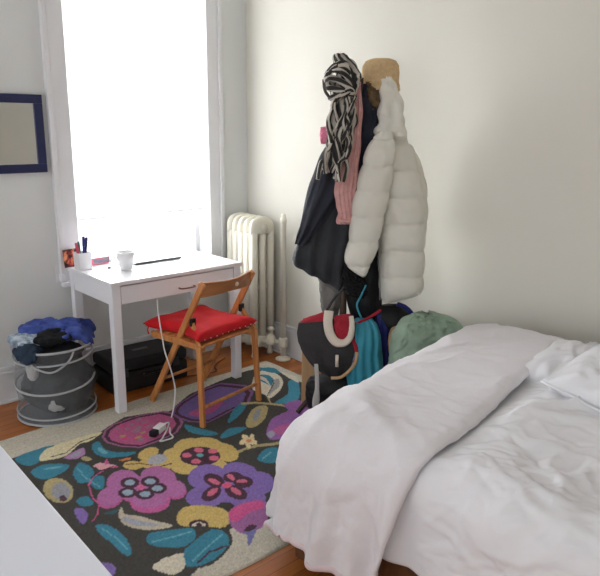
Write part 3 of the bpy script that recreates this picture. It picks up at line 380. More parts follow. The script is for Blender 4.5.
((72,42,58),[(1.278,2.604),(1.333,2.57),(1.366,2.516),(1.371,2.523),(1.337,2.577),(1.282,2.612)]),
((72,42,58),[(1.39,2.483),(1.448,2.471),(1.451,2.479),(1.394,2.491)]),
((180,80,140),[(1.263,2.441),(1.241,2.407),(1.213,2.382),(1.183,2.37),(1.154,2.373),(1.132,2.39),(1.119,2.419),(1.116,2.455),(1.126,2.494),(1.146,2.53),(1.174,2.557),(1.205,2.571),(1.236,2.569),(1.26,2.551),(1.273,2.52),(1.274,2.481)]),
((180,80,140),[(1.384,2.331),(1.359,2.306),(1.331,2.295),(1.303,2.299),(1.279,2.317),(1.262,2.347),(1.256,2.385),(1.26,2.425),(1.275,2.461),(1.299,2.488),(1.328,2.501),(1.358,2.498),(1.384,2.479),(1.401,2.447),(1.407,2.407),(1.4,2.366)]),
((180,80,140),[(1.37,2.227),(1.352,2.206),(1.331,2.194),(1.31,2.191),(1.293,2.2),(1.281,2.217),(1.276,2.241),(1.28,2.269),(1.291,2.296),(1.309,2.318),(1.33,2.331),(1.352,2.334),(1.371,2.326),(1.383,2.307),(1.387,2.282),(1.383,2.254)]),
((180,80,140),[(1.274,2.203),(1.253,2.177),(1.225,2.163),(1.195,2.161),(1.166,2.172),(1.142,2.194),(1.128,2.224),(1.125,2.257),(1.133,2.29),(1.153,2.316),(1.181,2.333),(1.213,2.336),(1.244,2.325),(1.269,2.302),(1.283,2.27),(1.285,2.235)]),
((180,80,140),[(1.15,2.383),(1.136,2.354),(1.116,2.33),(1.092,2.315),(1.068,2.31),(1.047,2.317),(1.033,2.334),(1.027,2.359),(1.031,2.388),(1.044,2.417),(1.063,2.442),(1.088,2.459),(1.113,2.465),(1.135,2.458),(1.15,2.44),(1.155,2.414)]),
((180,80,140),[(1.291,2.296),(1.263,2.263),(1.23,2.245),(1.195,2.244),(1.164,2.261),(1.141,2.291),(1.13,2.332),(1.131,2.378),(1.146,2.422),(1.172,2.457),(1.206,2.478),(1.243,2.481),(1.277,2.464),(1.301,2.431),(1.312,2.387),(1.308,2.339)]),
((168,98,154),[(1.266,2.456),(1.246,2.424),(1.219,2.401),(1.19,2.391),(1.162,2.394),(1.14,2.41),(1.127,2.437),(1.125,2.47),(1.133,2.506),(1.152,2.539),(1.178,2.564),(1.208,2.577),(1.238,2.575),(1.261,2.558),(1.274,2.529),(1.276,2.493)]),
((168,98,154),[(1.391,2.351),(1.367,2.327),(1.34,2.317),(1.313,2.321),(1.29,2.339),(1.273,2.368),(1.267,2.404),(1.271,2.442),(1.285,2.477),(1.308,2.503),(1.336,2.516),(1.365,2.512),(1.39,2.493),(1.406,2.462),(1.412,2.424),(1.407,2.385)]),
((168,98,154),[(1.376,2.246),(1.359,2.225),(1.338,2.213),(1.318,2.211),(1.301,2.219),(1.289,2.236),(1.285,2.26),(1.288,2.287),(1.299,2.313),(1.316,2.334),(1.337,2.347),(1.358,2.35),(1.376,2.342),(1.388,2.324),(1.392,2.299),(1.388,2.271)]),
((168,98,154),[(1.28,2.234),(1.26,2.211),(1.235,2.197),(1.207,2.195),(1.18,2.205),(1.159,2.225),(1.146,2.252),(1.143,2.283),(1.152,2.313),(1.17,2.338),(1.195,2.353),(1.225,2.356),(1.253,2.347),(1.275,2.326),(1.288,2.297),(1.29,2.264)]),
((168,98,154),[(1.157,2.399),(1.143,2.371),(1.124,2.348),(1.1,2.334),(1.077,2.329),(1.058,2.336),(1.044,2.352),(1.038,2.375),(1.042,2.403),(1.054,2.431),(1.073,2.455),(1.096,2.471),(1.121,2.476),(1.142,2.47),(1.156,2.453),(1.161,2.428)]),
((168,98,154),[(1.295,2.305),(1.268,2.275),(1.236,2.259),(1.202,2.26),(1.171,2.277),(1.148,2.307),(1.135,2.346),(1.135,2.39),(1.149,2.432),(1.174,2.465),(1.207,2.483),(1.243,2.484),(1.276,2.467),(1.301,2.434),(1.313,2.392),(1.311,2.346)]),
((72,42,58),[(1.25,2.425),(1.239,2.41),(1.225,2.4),(1.209,2.398),(1.194,2.403),(1.182,2.414),(1.175,2.43),(1.174,2.449),(1.18,2.467),(1.19,2.483),(1.205,2.493),(1.221,2.496),(1.236,2.491),(1.248,2.479),(1.255,2.463),(1.256,2.443)]),
((72,42,58),[(1.325,2.378),(1.313,2.363),(1.298,2.353),(1.282,2.351),(1.267,2.356),(1.255,2.367),(1.248,2.384),(1.248,2.402),(1.253,2.421),(1.264,2.436),(1.279,2.446),(1.296,2.448),(1.312,2.443),(1.324,2.432),(1.33,2.415),(1.331,2.396)]),
((72,42,58),[(1.319,2.304),(1.308,2.29),(1.293,2.281),(1.277,2.279),(1.262,2.284),(1.251,2.296),(1.244,2.311),(1.244,2.329),(1.249,2.347),(1.26,2.361),(1.275,2.37),(1.291,2.373),(1.306,2.368),(1.318,2.356),(1.325,2.34),(1.325,2.322)]),
((72,42,58),[(1.253,2.297),(1.242,2.283),(1.228,2.275),(1.212,2.273),(1.198,2.278),(1.187,2.289),(1.18,2.304),(1.179,2.322),(1.184,2.339),(1.194,2.353),(1.208,2.362),(1.224,2.365),(1.239,2.36),(1.251,2.348),(1.257,2.333),(1.258,2.315)]),
((72,42,58),[(1.203,2.356),(1.192,2.342),(1.178,2.333),(1.163,2.331),(1.149,2.336),(1.137,2.347),(1.131,2.363),(1.129,2.38),(1.134,2.398),(1.144,2.413),(1.158,2.422),(1.174,2.425),(1.189,2.42),(1.2,2.409),(1.207,2.392),(1.208,2.374)]),
((138,162,178),[(1.235,2.434),(1.229,2.426),(1.221,2.421),(1.212,2.42),(1.204,2.423),(1.197,2.429),(1.193,2.438),(1.192,2.448),(1.195,2.458),(1.201,2.466),(1.209,2.472),(1.218,2.473),(1.226,2.47),(1.233,2.464),(1.237,2.454),(1.238,2.444)]),
((138,162,178),[(1.309,2.387),(1.303,2.379),(1.295,2.374),(1.285,2.373),(1.277,2.376),(1.27,2.382),(1.266,2.391),(1.266,2.401),(1.269,2.411),(1.275,2.419),(1.283,2.424),(1.292,2.426),(1.301,2.423),(1.308,2.416),(1.312,2.407),(1.312,2.397)]),
((138,162,178),[(1.304,2.313),(1.298,2.306),(1.29,2.301),(1.281,2.3),(1.272,2.303),(1.266,2.31),(1.262,2.318),(1.261,2.328),(1.264,2.338),(1.27,2.345),(1.278,2.35),(1.287,2.351),(1.296,2.348),(1.303,2.342),(1.307,2.333),(1.307,2.323)]),
((138,162,178),[(1.238,2.306),(1.232,2.299),(1.224,2.294),(1.215,2.294),(1.207,2.296),(1.201,2.303),(1.197,2.311),(1.196,2.321),(1.199,2.33),(1.204,2.338),(1.212,2.342),(1.221,2.343),(1.229,2.34),(1.236,2.334),(1.24,2.325),(1.241,2.316)]),
((138,162,178),[(1.188,2.365),(1.182,2.358),(1.175,2.353),(1.166,2.352),(1.158,2.355),(1.151,2.361),(1.147,2.37),(1.146,2.38),(1.149,2.389),(1.154,2.397),(1.162,2.402),(1.171,2.403),(1.179,2.4),(1.186,2.394),(1.19,2.385),(1.191,2.375)]),
((200,90,140),[(1.247,2.369),(1.241,2.361),(1.234,2.357),(1.227,2.356),(1.221,2.358),(1.217,2.364),(1.215,2.373),(1.216,2.383),(1.22,2.392),(1.226,2.4),(1.232,2.404),(1.24,2.405),(1.246,2.403),(1.25,2.397),(1.251,2.388),(1.25,2.378)]),
((122,96,166),[(1.585,2.239),(1.558,2.206),(1.524,2.184),(1.487,2.175),(1.453,2.181),(1.427,2.2),(1.412,2.229),(1.411,2.264),(1.423,2.302),(1.448,2.336),(1.483,2.36),(1.521,2.371),(1.557,2.367),(1.585,2.347),(1.601,2.315),(1.6,2.277)]),
((122,96,166),[(1.687,2.122),(1.661,2.104),(1.632,2.1),(1.605,2.11),(1.584,2.134),(1.572,2.167),(1.569,2.205),(1.578,2.243),(1.597,2.274),(1.624,2.295),(1.653,2.301),(1.682,2.29),(1.704,2.265),(1.717,2.23),(1.718,2.19),(1.707,2.152)]),
((122,96,166),[(1.699,2.021),(1.671,1.995),(1.64,1.98),(1.61,1.978),(1.587,1.988),(1.573,2.01),(1.569,2.041),(1.578,2.075),(1.598,2.109),(1.626,2.137),(1.658,2.155),(1.689,2.158),(1.714,2.147),(1.729,2.124),(1.731,2.091),(1.721,2.055)]),
((122,96,166),[(1.595,1.95),(1.571,1.932),(1.543,1.924),(1.513,1.928),(1.486,1.944),(1.467,1.968),(1.457,1.998),(1.459,2.029),(1.471,2.057),(1.494,2.078),(1.523,2.087),(1.554,2.083),(1.582,2.067),(1.603,2.041),(1.612,2.01),(1.609,1.978)]),
((122,96,166),[(1.479,2.09),(1.455,2.065),(1.424,2.052),(1.392,2.051),(1.361,2.062),(1.338,2.085),(1.324,2.114),(1.322,2.148),(1.333,2.179),(1.356,2.205),(1.386,2.221),(1.421,2.223),(1.453,2.212),(1.478,2.188),(1.492,2.156),(1.492,2.122)]),
((122,96,166),[(1.623,2.054),(1.584,2.021),(1.539,2.006),(1.493,2.01),(1.453,2.032),(1.424,2.07),(1.41,2.117),(1.414,2.169),(1.435,2.217),(1.471,2.254),(1.518,2.274),(1.567,2.272),(1.611,2.249),(1.642,2.207),(1.655,2.155),(1.648,2.101)]),
((72,42,58),[(1.527,2.161),(1.512,2.152),(1.496,2.153),(1.483,2.163),(1.474,2.182),(1.47,2.206),(1.473,2.232),(1.481,2.257),(1.494,2.276),(1.51,2.286),(1.526,2.286),(1.54,2.275),(1.55,2.255),(1.553,2.23),(1.55,2.204),(1.541,2.179)]),
((72,42,58),[(1.626,2.153),(1.612,2.141),(1.595,2.135),(1.578,2.136),(1.563,2.145),(1.552,2.159),(1.547,2.177),(1.549,2.196),(1.557,2.213),(1.571,2.226),(1.587,2.232),(1.605,2.231),(1.621,2.222),(1.632,2.208),(1.637,2.189),(1.635,2.17)]),
((72,42,58),[(1.633,2.089),(1.619,2.076),(1.601,2.07),(1.584,2.071),(1.569,2.079),(1.558,2.093),(1.554,2.111),(1.557,2.13),(1.566,2.148),(1.58,2.162),(1.598,2.169),(1.616,2.168),(1.631,2.16),(1.642,2.146),(1.646,2.127),(1.643,2.107)]),
((72,42,58),[(1.543,2.015),(1.528,2.007),(1.512,2.009),(1.499,2.021),(1.49,2.04),(1.486,2.065),(1.488,2.091),(1.496,2.115),(1.508,2.132),(1.524,2.141),(1.54,2.139),(1.554,2.127),(1.564,2.107),(1.567,2.081),(1.564,2.055),(1.556,2.031)]),
((72,42,58),[(1.494,2.14),(1.482,2.122),(1.464,2.106),(1.443,2.096),(1.421,2.092),(1.402,2.094),(1.389,2.104),(1.383,2.118),(1.385,2.135),(1.396,2.153),(1.413,2.169),(1.435,2.18),(1.457,2.185),(1.477,2.183),(1.491,2.173),(1.497,2.158)]),
((198,92,120),[(1.516,2.178),(1.509,2.175),(1.502,2.177),(1.496,2.185),(1.491,2.196),(1.488,2.21),(1.489,2.224),(1.491,2.237),(1.496,2.245),(1.503,2.248),(1.51,2.245),(1.516,2.238),(1.521,2.226),(1.524,2.212),(1.524,2.198),(1.521,2.186)]),
((198,92,120),[(1.581,2.158),(1.575,2.157),(1.571,2.161),(1.569,2.169),(1.568,2.18),(1.571,2.192),(1.575,2.204),(1.581,2.214),(1.588,2.22),(1.594,2.221),(1.598,2.217),(1.601,2.209),(1.601,2.198),(1.598,2.186),(1.594,2.174),(1.588,2.164)]),
((198,92,120),[(1.622,2.111),(1.617,2.108),(1.609,2.107),(1.6,2.111),(1.592,2.116),(1.585,2.124),(1.58,2.132),(1.579,2.14),(1.581,2.146),(1.586,2.15),(1.593,2.15),(1.602,2.147),(1.611,2.141),(1.618,2.133),(1.622,2.125),(1.624,2.117)]),
((198,92,120),[(1.534,2.042),(1.528,2.041),(1.522,2.046),(1.518,2.055),(1.516,2.069),(1.516,2.084),(1.518,2.098),(1.522,2.11),(1.528,2.117),(1.534,2.118),(1.54,2.114),(1.544,2.104),(1.546,2.09),(1.546,2.075),(1.544,2.061),(1.539,2.049)]),
((198,92,120),[(1.483,2.15),(1.478,2.142),(1.468,2.134),(1.456,2.128),(1.443,2.125),(1.43,2.124),(1.421,2.127),(1.416,2.132),(1.416,2.139),(1.421,2.147),(1.43,2.155),(1.442,2.161),(1.456,2.165),(1.468,2.166),(1.478,2.163),(1.483,2.158)]),
((206,80,116),[(1.547,2.131),(1.54,2.124),(1.532,2.121),(1.523,2.121),(1.516,2.125),(1.51,2.132),(1.508,2.141),(1.509,2.151),(1.513,2.16),(1.52,2.167),(1.529,2.17),(1.538,2.17),(1.545,2.166),(1.551,2.159),(1.553,2.149),(1.552,2.14)]),
((194,166,92),[(1.221,2.068),(1.235,2.088),(1.255,2.108),(1.276,2.12),(1.296,2.123),(1.317,2.118),(1.337,2.107),(1.359,2.088),(1.381,2.063),(1.397,2.039),(1.407,2.016),(1.412,1.993),(1.41,1.97),(1.398,1.945),(1.38,1.92),(1.36,1.905),(1.34,1.902),(1.319,1.907),(1.299,1.916),(1.282,1.928),(1.266,1.944),(1.252,1.961),(1.238,1.976),(1.225,1.992),(1.216,2.008),(1.213,2.028),(1.214,2.048)]),
((72,42,58),[(1.298,1.952),(1.288,1.942),(1.274,1.938),(1.26,1.939),(1.247,1.947),(1.237,1.959),(1.232,1.974),(1.232,1.99),(1.238,2.005),(1.248,2.015),(1.261,2.02),(1.276,2.018),(1.289,2.011),(1.3,1.998),(1.305,1.982),(1.304,1.966)]),
((200,192,172),[(1.285,1.954),(1.277,1.947),(1.268,1.943),(1.258,1.944),(1.249,1.95),(1.242,1.958),(1.238,1.969),(1.239,1.98),(1.243,1.99),(1.25,1.998),(1.259,2.001),(1.27,2),(1.279,1.995),(1.286,1.986),(1.289,1.975),(1.289,1.964)]),
((72,42,58),[(1.278,1.97),(1.274,1.966),(1.269,1.963),(1.264,1.963),(1.26,1.965),(1.257,1.969),(1.256,1.974),(1.257,1.98),(1.26,1.986),(1.264,1.991),(1.269,1.993),(1.274,1.994),(1.278,1.992),(1.281,1.988),(1.282,1.982),(1.281,1.976)]),
((150,92,146),[(1.389,1.944),(1.401,1.96),(1.415,1.975),(1.431,1.986),(1.451,1.991),(1.472,1.992),(1.495,1.989),(1.522,1.981),(1.55,1.969),(1.569,1.953),(1.576,1.933),(1.574,1.908),(1.563,1.883),(1.537,1.856),(1.502,1.828),(1.47,1.809),(1.444,1.801),(1.42,1.801),(1.4,1.803),(1.383,1.808),(1.369,1.816),(1.36,1.828),(1.357,1.846),(1.358,1.87),(1.362,1.892),(1.369,1.911),(1.378,1.928)]),
((196,74,132),[(1.392,1.946),(1.402,1.961),(1.416,1.975),(1.433,1.985),(1.451,1.989),(1.471,1.99),(1.493,1.986),(1.52,1.977),(1.549,1.965),(1.567,1.951),(1.567,1.933),(1.556,1.915),(1.54,1.903),(1.522,1.903),(1.5,1.91),(1.475,1.914),(1.445,1.909),(1.413,1.901),(1.391,1.899),(1.384,1.91),(1.386,1.928)]),
((110,110,166),[(1.377,1.827),(1.388,1.835),(1.402,1.843),(1.415,1.846),(1.428,1.842),(1.439,1.834),(1.442,1.823),(1.43,1.809),(1.409,1.792),(1.389,1.777),(1.367,1.761),(1.346,1.746),(1.335,1.742),(1.341,1.756),(1.359,1.78),(1.372,1.801),(1.375,1.813),(1.375,1.82)]),
((72,42,58),[(1.379,1.83),(1.389,1.837),(1.406,1.845),(1.421,1.848),(1.431,1.843),(1.439,1.833),(1.44,1.824),(1.433,1.818),(1.419,1.813),(1.407,1.812),(1.395,1.816),(1.383,1.823)]),
((62,60,56),[(1.102,2.066),(1.128,2.078),(1.157,2.052),(1.184,2.026),(1.209,2.011),(1.232,1.996),(1.253,1.98),(1.273,1.963),(1.291,1.945),(1.306,1.926),(1.321,1.906),(1.333,1.886),(1.336,1.863),(1.326,1.838),(1.309,1.811),(1.286,1.788),(1.255,1.769),(1.22,1.753),(1.189,1.743),(1.165,1.74),(1.144,1.743),(1.121,1.75),(1.092,1.756),(1.061,1.768),(1.044,1.8),(1.052,1.879),(1.075,1.987)]),
((44,122,146),[(1.087,2.049),(1.113,2.044),(1.146,2.028),(1.176,2.013),(1.199,2.002),(1.219,1.993),(1.232,1.982),(1.236,1.968),(1.233,1.952),(1.227,1.937),(1.219,1.924),(1.207,1.912),(1.192,1.904),(1.173,1.898),(1.151,1.895),(1.128,1.902),(1.101,1.924),(1.072,1.955),(1.055,1.985),(1.056,2.011),(1.068,2.035)]),
((92,160,178),[(1.069,1.99),(1.15,1.969),(1.222,1.956),(1.225,1.964),(1.153,1.977),(1.072,1.998)]),
((44,122,146),[(1.128,1.865),(1.148,1.88),(1.174,1.891),(1.201,1.901),(1.232,1.912),(1.265,1.921),(1.292,1.922),(1.308,1.908),(1.317,1.886),(1.318,1.863),(1.312,1.84),(1.3,1.816),(1.281,1.796),(1.252,1.78),(1.219,1.767),(1.189,1.758),(1.166,1.755),(1.146,1.756),(1.129,1.761),(1.112,1.768),(1.098,1.779),(1.091,1.793),(1.097,1.815),(1.11,1.842)]),
((92,160,178),[(1.124,1.796),(1.21,1.831),(1.305,1.865),(1.306,1.873),(1.21,1.839),(1.124,1.803)]),
((72,42,58),[(1.129,1.772),(1.199,1.8),(1.273,1.791),(1.278,1.802),(1.202,1.811),(1.13,1.782)]),
((200,192,172),[(0.994,1.861),(1.006,1.873),(1.029,1.878),(1.053,1.879),(1.078,1.878),(1.103,1.873),(1.121,1.866),(1.124,1.858),(1.119,1.848),(1.112,1.837),(1.106,1.821),(1.098,1.803),(1.087,1.789),(1.069,1.779),(1.049,1.773),(1.031,1.778),(1.014,1.801),(0.999,1.834)]),
((180,170,148),[(1.094,2.293),(1.086,2.287),(1.072,2.27),(1.061,2.251),(1.053,2.233),(1.048,2.214),(1.045,2.194),(1.045,2.174),(1.048,2.152),(1.056,2.131),(1.068,2.11),(1.084,2.088),(1.101,2.071),(1.12,2.057),(1.139,2.047),(1.156,2.041),(1.171,2.036),(1.184,2.034),(1.189,2.04),(1.182,2.058),(1.167,2.085),(1.152,2.111),(1.141,2.135),(1.13,2.16),(1.119,2.182),(1.105,2.2),(1.091,2.216),(1.082,2.232),(1.084,2.255),(1.092,2.28)]),
((150,154,170),[(1.063,2.225),(1.071,2.215),(1.082,2.193),(1.094,2.17),(1.109,2.146),(1.124,2.121),(1.136,2.1),(1.145,2.085),(1.149,2.073),(1.146,2.07),(1.132,2.079),(1.11,2.096),(1.091,2.115),(1.077,2.133),(1.067,2.153),(1.06,2.172),(1.057,2.194),(1.058,2.216)]),
((44,122,146),[(0.95,2.237),(0.962,2.244),(0.979,2.233),(0.993,2.212),(1.001,2.182),(1.006,2.143),(1.007,2.104),(1.003,2.067),(0.996,2.03),(0.988,2.003),(0.978,1.986),(0.966,1.979),(0.957,1.986),(0.952,2.015),(0.95,2.059),(0.948,2.105),(0.946,2.153),(0.946,2.204)]),
((92,160,178),[(0.963,2.207),(0.975,2.111),(0.974,2.014),(0.979,2.017),(0.98,2.115),(0.969,2.212)]),
((50,88,96),[(1.014,2.299),(1.021,2.3),(1.036,2.296),(1.05,2.292),(1.065,2.289),(1.08,2.286),(1.086,2.281),(1.076,2.275),(1.058,2.269),(1.042,2.267),(1.029,2.276),(1.018,2.29)])]

def rcol(c):
    a = np.array(lin(c)[:3]); g = a.mean(); return (g+(a-g)*.92)*1.22+.022  # the constant lift puts a veil of haze into the rug colours
def rug():
    X0, X1, Y0, Y1, st_ = .32, 2.68, 1.655, 3.25, .0062
    nx, ny = int((X1-X0)/st_)+1, int((Y1-Y0)/st_)+1
    xs = np.linspace(X0, X1, nx); ys = np.linspace(Y0, Y1, ny)
    C = np.zeros((ny, nx, 3)); C[:] = lin((206,200,184))[:3]
    # wobble of the woven outlines
    GX, GY = np.meshgrid(xs, ys)
    for col, poly in RUG:
        p = np.array(poly); a, b = p.min(0), p.max(0)
        i0, i1 = np.searchsorted(xs, a[0]), np.searchsorted(xs, b[0]); j0, j1 = np.searchsorted(ys, a[1]), np.searchsorted(ys, b[1])
        if i1 <= i0 or j1 <= j0: continue
        x, y = GX[j0:j1, i0:i1], GY[j0:j1, i0:i1]; ins = np.zeros(x.shape, bool)
        for k in range(len(p)):
            xa, ya = p[k-1]; xb, yb = p[k]
            if ya == yb: continue
            c = (ya > y) != (yb > y); ins ^= c & (x < (xb-xa)*(y-ya)/(yb-ya)+xa)
        C[j0:j1, i0:i1][ins] = rcol(col)
    rs = np.random.RandomState(3); C *= (1+.09*rs.randn(ny, nx, 1)).clip(.7, 1.3)
    v = []
    for j, y in enumerate(ys):
        for i, x in enumerate(xs):
            ex = .012*nz(y*3, 5) if i in (0, nx-1) else 0
            dy = (.02*nz(x*2.2, 1)+.02*(x-1.5)/1.2)*(j/(ny-1)) + (.02*nz(x*2.5, 9)+.0)*(1-j/(ny-1))
            e = min(i, j, nx-1-i, ny-1-j)
            v.append((x+ex, y+dy, .002 if e == 0 else .008+.0015*nz(x*6, y*6)))
    f = [(j*nx+i, j*nx+i+1, (j+1)*nx+i+1, (j+1)*nx+i) for j in range(ny-1) for i in range(nx-1)]
    m = bpy.data.materials.new('woven_rug'); m.use_nodes = True; nt = m.node_tree; b = nt.nodes['Principled BSDF']; b.inputs['Roughness'].default_value = .95; b.inputs['Specular IOR Level'].default_value = .1
    at = nt.nodes.new('ShaderNodeVertexColor'); at.layer_name = 'weave'; nt.links.new(at.outputs['Color'], b.inputs['Base Color'])
    o = MB(); o.v = v; o.f = f; o = o.build('floral_rug', m, loc=(1.5, 2.4, 0))
    ca = o.data.color_attributes.new('weave', 'FLOAT_COLOR', 'POINT')
    buf = np.ones((ny*nx, 4), np.float32); buf[:, :3] = C.reshape(-1, 3); ca.data.foreach_set('color', buf.ravel())
    tag(o, 'dark floral rug with purple, mauve and yellow flowers and a cream border', 'rug')
rug()

# ------------------------------------------------------------------ writing desk
DX0, DX1, DY0, DY1, DH = 1.508, 2.375, 3.125, 3.675, .755
de = thing('writing_desk', (1.98, 3.4, 0), 'white writing desk with one drawer standing under the window', 'desk')
MB().box(DX0, DX1, DY0, DY1, DH-.022, DH).build('desktop', M_desk, de, smooth=False, bevel=.004)
for x in (DX0+.008, DX1-.058):
    for y in (DY0+.008, DY1-.056):
        z0 = .0095 if y < 3.2 else 0
        MB().box(x, x+.05, y, y+.048, z0, DH-.022).build('leg', M_desk, de, smooth=False, bevel=.003)
MB().box(DX0+.014, DX0+.034, DY0+.056, DY1-.056, DH-.13, DH-.022).build('side_rail', M_desk, de, smooth=False, bevel=.002)
MB().box(DX1-.034, DX1-.014, DY0+.056, DY1-.056, DH-.13, DH-.022).build('side_rail', M_desk, de, smooth=False, bevel=.002)
MB().box(DX0+.058, DX1-.058, DY1-.03, DY1-.012, DH-.13, DH-.022).build('back_rail', M_desk, de, smooth=False, bevel=.002)
dr = MB().box(DX0+.062, DX1-.062, DY0+.012, DY0+.03, DH-.128, DH-.03).build('drawer', M_desk, de, smooth=False, bevel=.002)
MB().box(DX0+.07, DX1-.07, DY0+.03, DY1-.05, DH-.12, DH-.045).build('drawer_box', M_desk, dr, smooth=False)
hb = MB().tube(spline([(1.93, DY0+.013, .662), (1.935, DY0-.008, .66), (1.98, DY0-.014, .659), (2.025, DY0-.008, .66), (2.03, DY0+.013, .662)], 5), .0045, 8)
hb.build('handle', mat('bronze_pull', (120,92,84), .4, metal=.6), dr)

# things on the desk
zt = DH
cu = thing('pen_cup', (1.553, 3.555, zt), 'square white pen cup standing on the far corner of the desk', 'pen holder')
b = MB(); c = (1.553, 3.555); s = .036
prof = [(s, zt), (s+.003, zt+.1), (s, zt+.1), (s-.003, zt+.006)]
b.loft([[Vector((c[0]+r*sx, c[1]+r*sy_, z)) for sx, sy_ in ((-1,-1),(1,-1),(1,1),(-1,1))] for r, z in prof]).build('cup_body', M_desk, cu, smooth=False, bevel=.002)
def pen(name, dx, dy, tx, ty, L, r, m, label, capm=None):
    p0 = Vector((c[0]+dx, c[1]+dy, zt+.012)); d = Vector((tx, ty, 1)).normalized()
    t = thing(name, p0, label, 'pen', 'pens in the desk cup')
    L += .022; r *= 1.2; MB().tube([p0, p0+d*.01, p0+d*L*.68], [r*.3, r, r], 8).build('barrel', m, t)
    MB().tube([p0+d*L*.68, p0+d*L*.7, p0+d*L*.98, p0+d*L], [r, r*1.15, r*1.1, r*.6], 8).build('cap', capm or m, t)
mbl = mat('ink_blue', (44,50,130), .35); mpk = mat('pink_plastic', (214,84,110), .4); mgr = mat('green_plastic', (70,120,120), .4); mnv = mat('navy_plastic', (36,38,84), .35); mdr = mat('dark_red_plastic', (150,50,60), .4)
pen('pen', .006, -.004, .06, .05, .155, .0065, mbl, 'tall blue pen rising highest from the white cup')
pen('pen', .012, .008, .12, -.05, .15, .006, mnv, 'navy pen leaning against the tall blue one in the cup', mnv)
pen('pen', -.006, .004, -.06, .02, .128, .0055, mgr, 'green-capped pen in the middle of the pen cup', mgr)
pen('pen', -.014, -.006, -.14, 0, .125, .006, mpk, 'pink pen leaning over the edge of the pen cup', mpk)
pen('pen', -.01, .014, -.1, .06, .12, .0055, mdr, 'dark red pen lowest in the pen cup', mdr)
# small picture card
card = streak_mat('card_print', [(0,(26,20,22)), (.42,(40,26,26)), (.5,(150,52,40)), (.6,(214,140,100)), (1,(236,190,150))], (26,26,26), .4)
rot = Matrix.Rotation(math.radians(10), 3, 'Z') @ Matrix.Rotation(math.radians(-8), 3, 'X')
o = MB().box(-.045, .045, -.001, .001, 0, .105, rot, (1.527, 3.655, zt)).build('picture_card', card, loc=(1.527, 3.655, zt), smooth=False)
tag(o, 'small dark picture card with an orange face propped behind the pen cup', 'card')
o = MB().box(-.058, .058, -.018, .018, 0, .042, Matrix.Rotation(.08, 3, 'Z'), (1.695, 3.635, zt)).build('tin', mat('pink_tin', (222,120,140), .5), loc=(1.695, 3.635, zt), smooth=False, bevel=.004)
tn = thing('small_box', (1.695, 3.635, zt), 'small pink-edged box lying between the pen cup and the mug', 'box'); o.parent = tn; o.location = (0,0,0); o.name = 'box_body'
MB().box(-.05, .05, -.0205, -.0175, .009, .033, Matrix.Rotation(.08, 3, 'Z'), (1.695, 3.635, zt)).build('front_label', mat('grey_label', (140,136,150), .6, 0, 10, .3, 120), tn, smooth=False)
mg = thing('mug', (1.748, 3.385, zt), 'plain white mug standing on the desk in front of the window', 'mug')
mc = (1.735, 3.385)
M_mug = mat('white_glaze', (236,236,238), .2)
MB().lathe([(.001, zt+.004), (.03, zt), (.034, zt+.003), (.047, zt+.055), (.053, zt+.105), (.0505, zt+.105), (.044, zt+.055), (.03, zt+.01), (.001, zt+.008)], 32, (mc[0], mc[1], 0)).build('mug_body', M_mug, mg)
MB().tube(spline([(mc[0]-.034, mc[1]+.022, zt+.078), (mc[0]-.062, mc[1]+.042, zt+.07), (mc[0]-.066, mc[1]+.046, zt+.045), (mc[0]-.034, mc[1]+.022, zt+.026)], 6), .006, 8).build('handle', M_mug, mg)
lp = thing('laptop', (2.0, 3.55, zt), 'closed silver white laptop lying flat near the window side of the desk', 'laptop')
rl = Matrix.Rotation(.02, 3, 'Z')
MB().box(-.165, .165, -.105, .105, .002, .011, rl, (1.99, 3.56, zt)).build('laptop_base', mat('dark_laptop_edge', (90,96,96), .4), lp, smooth=False, bevel=.002)
MB().box(-.165, .165, -.105, .105, .0115, .018, rl, (1.99, 3.56, zt)).build('laptop_lid', M_desk, lp, smooth=False, bevel=.002)
P = [[Vector((1.565+.12*u+.02*v, 3.43+.11*v, zt+.0015+.002*math.sin(u*5)*v)) for u in [i/8 for i in range(9)]] for v in [j/6 for j in range(7)]]
o = MB().grid(P).build('paper_sheet', mat('paper', (240,240,244), .8), loc=(1.6, 3.45, zt), solid=.0008)
tag(o, 'loose white paper lying before the pen cup', 'paper')
o = MB().lathe([(.001,0),(.011,0),(.012,.004),(.009,.009),(.001,.01)], 16, (1.668, 3.462, zt+.0045)).build('bottle_cap', mat('grey_cap', (96,98,100), .5), loc=(1.668, 3.462, zt))
tag(o, 'tiny dark grey cap lying on the loose paper', 'cap')

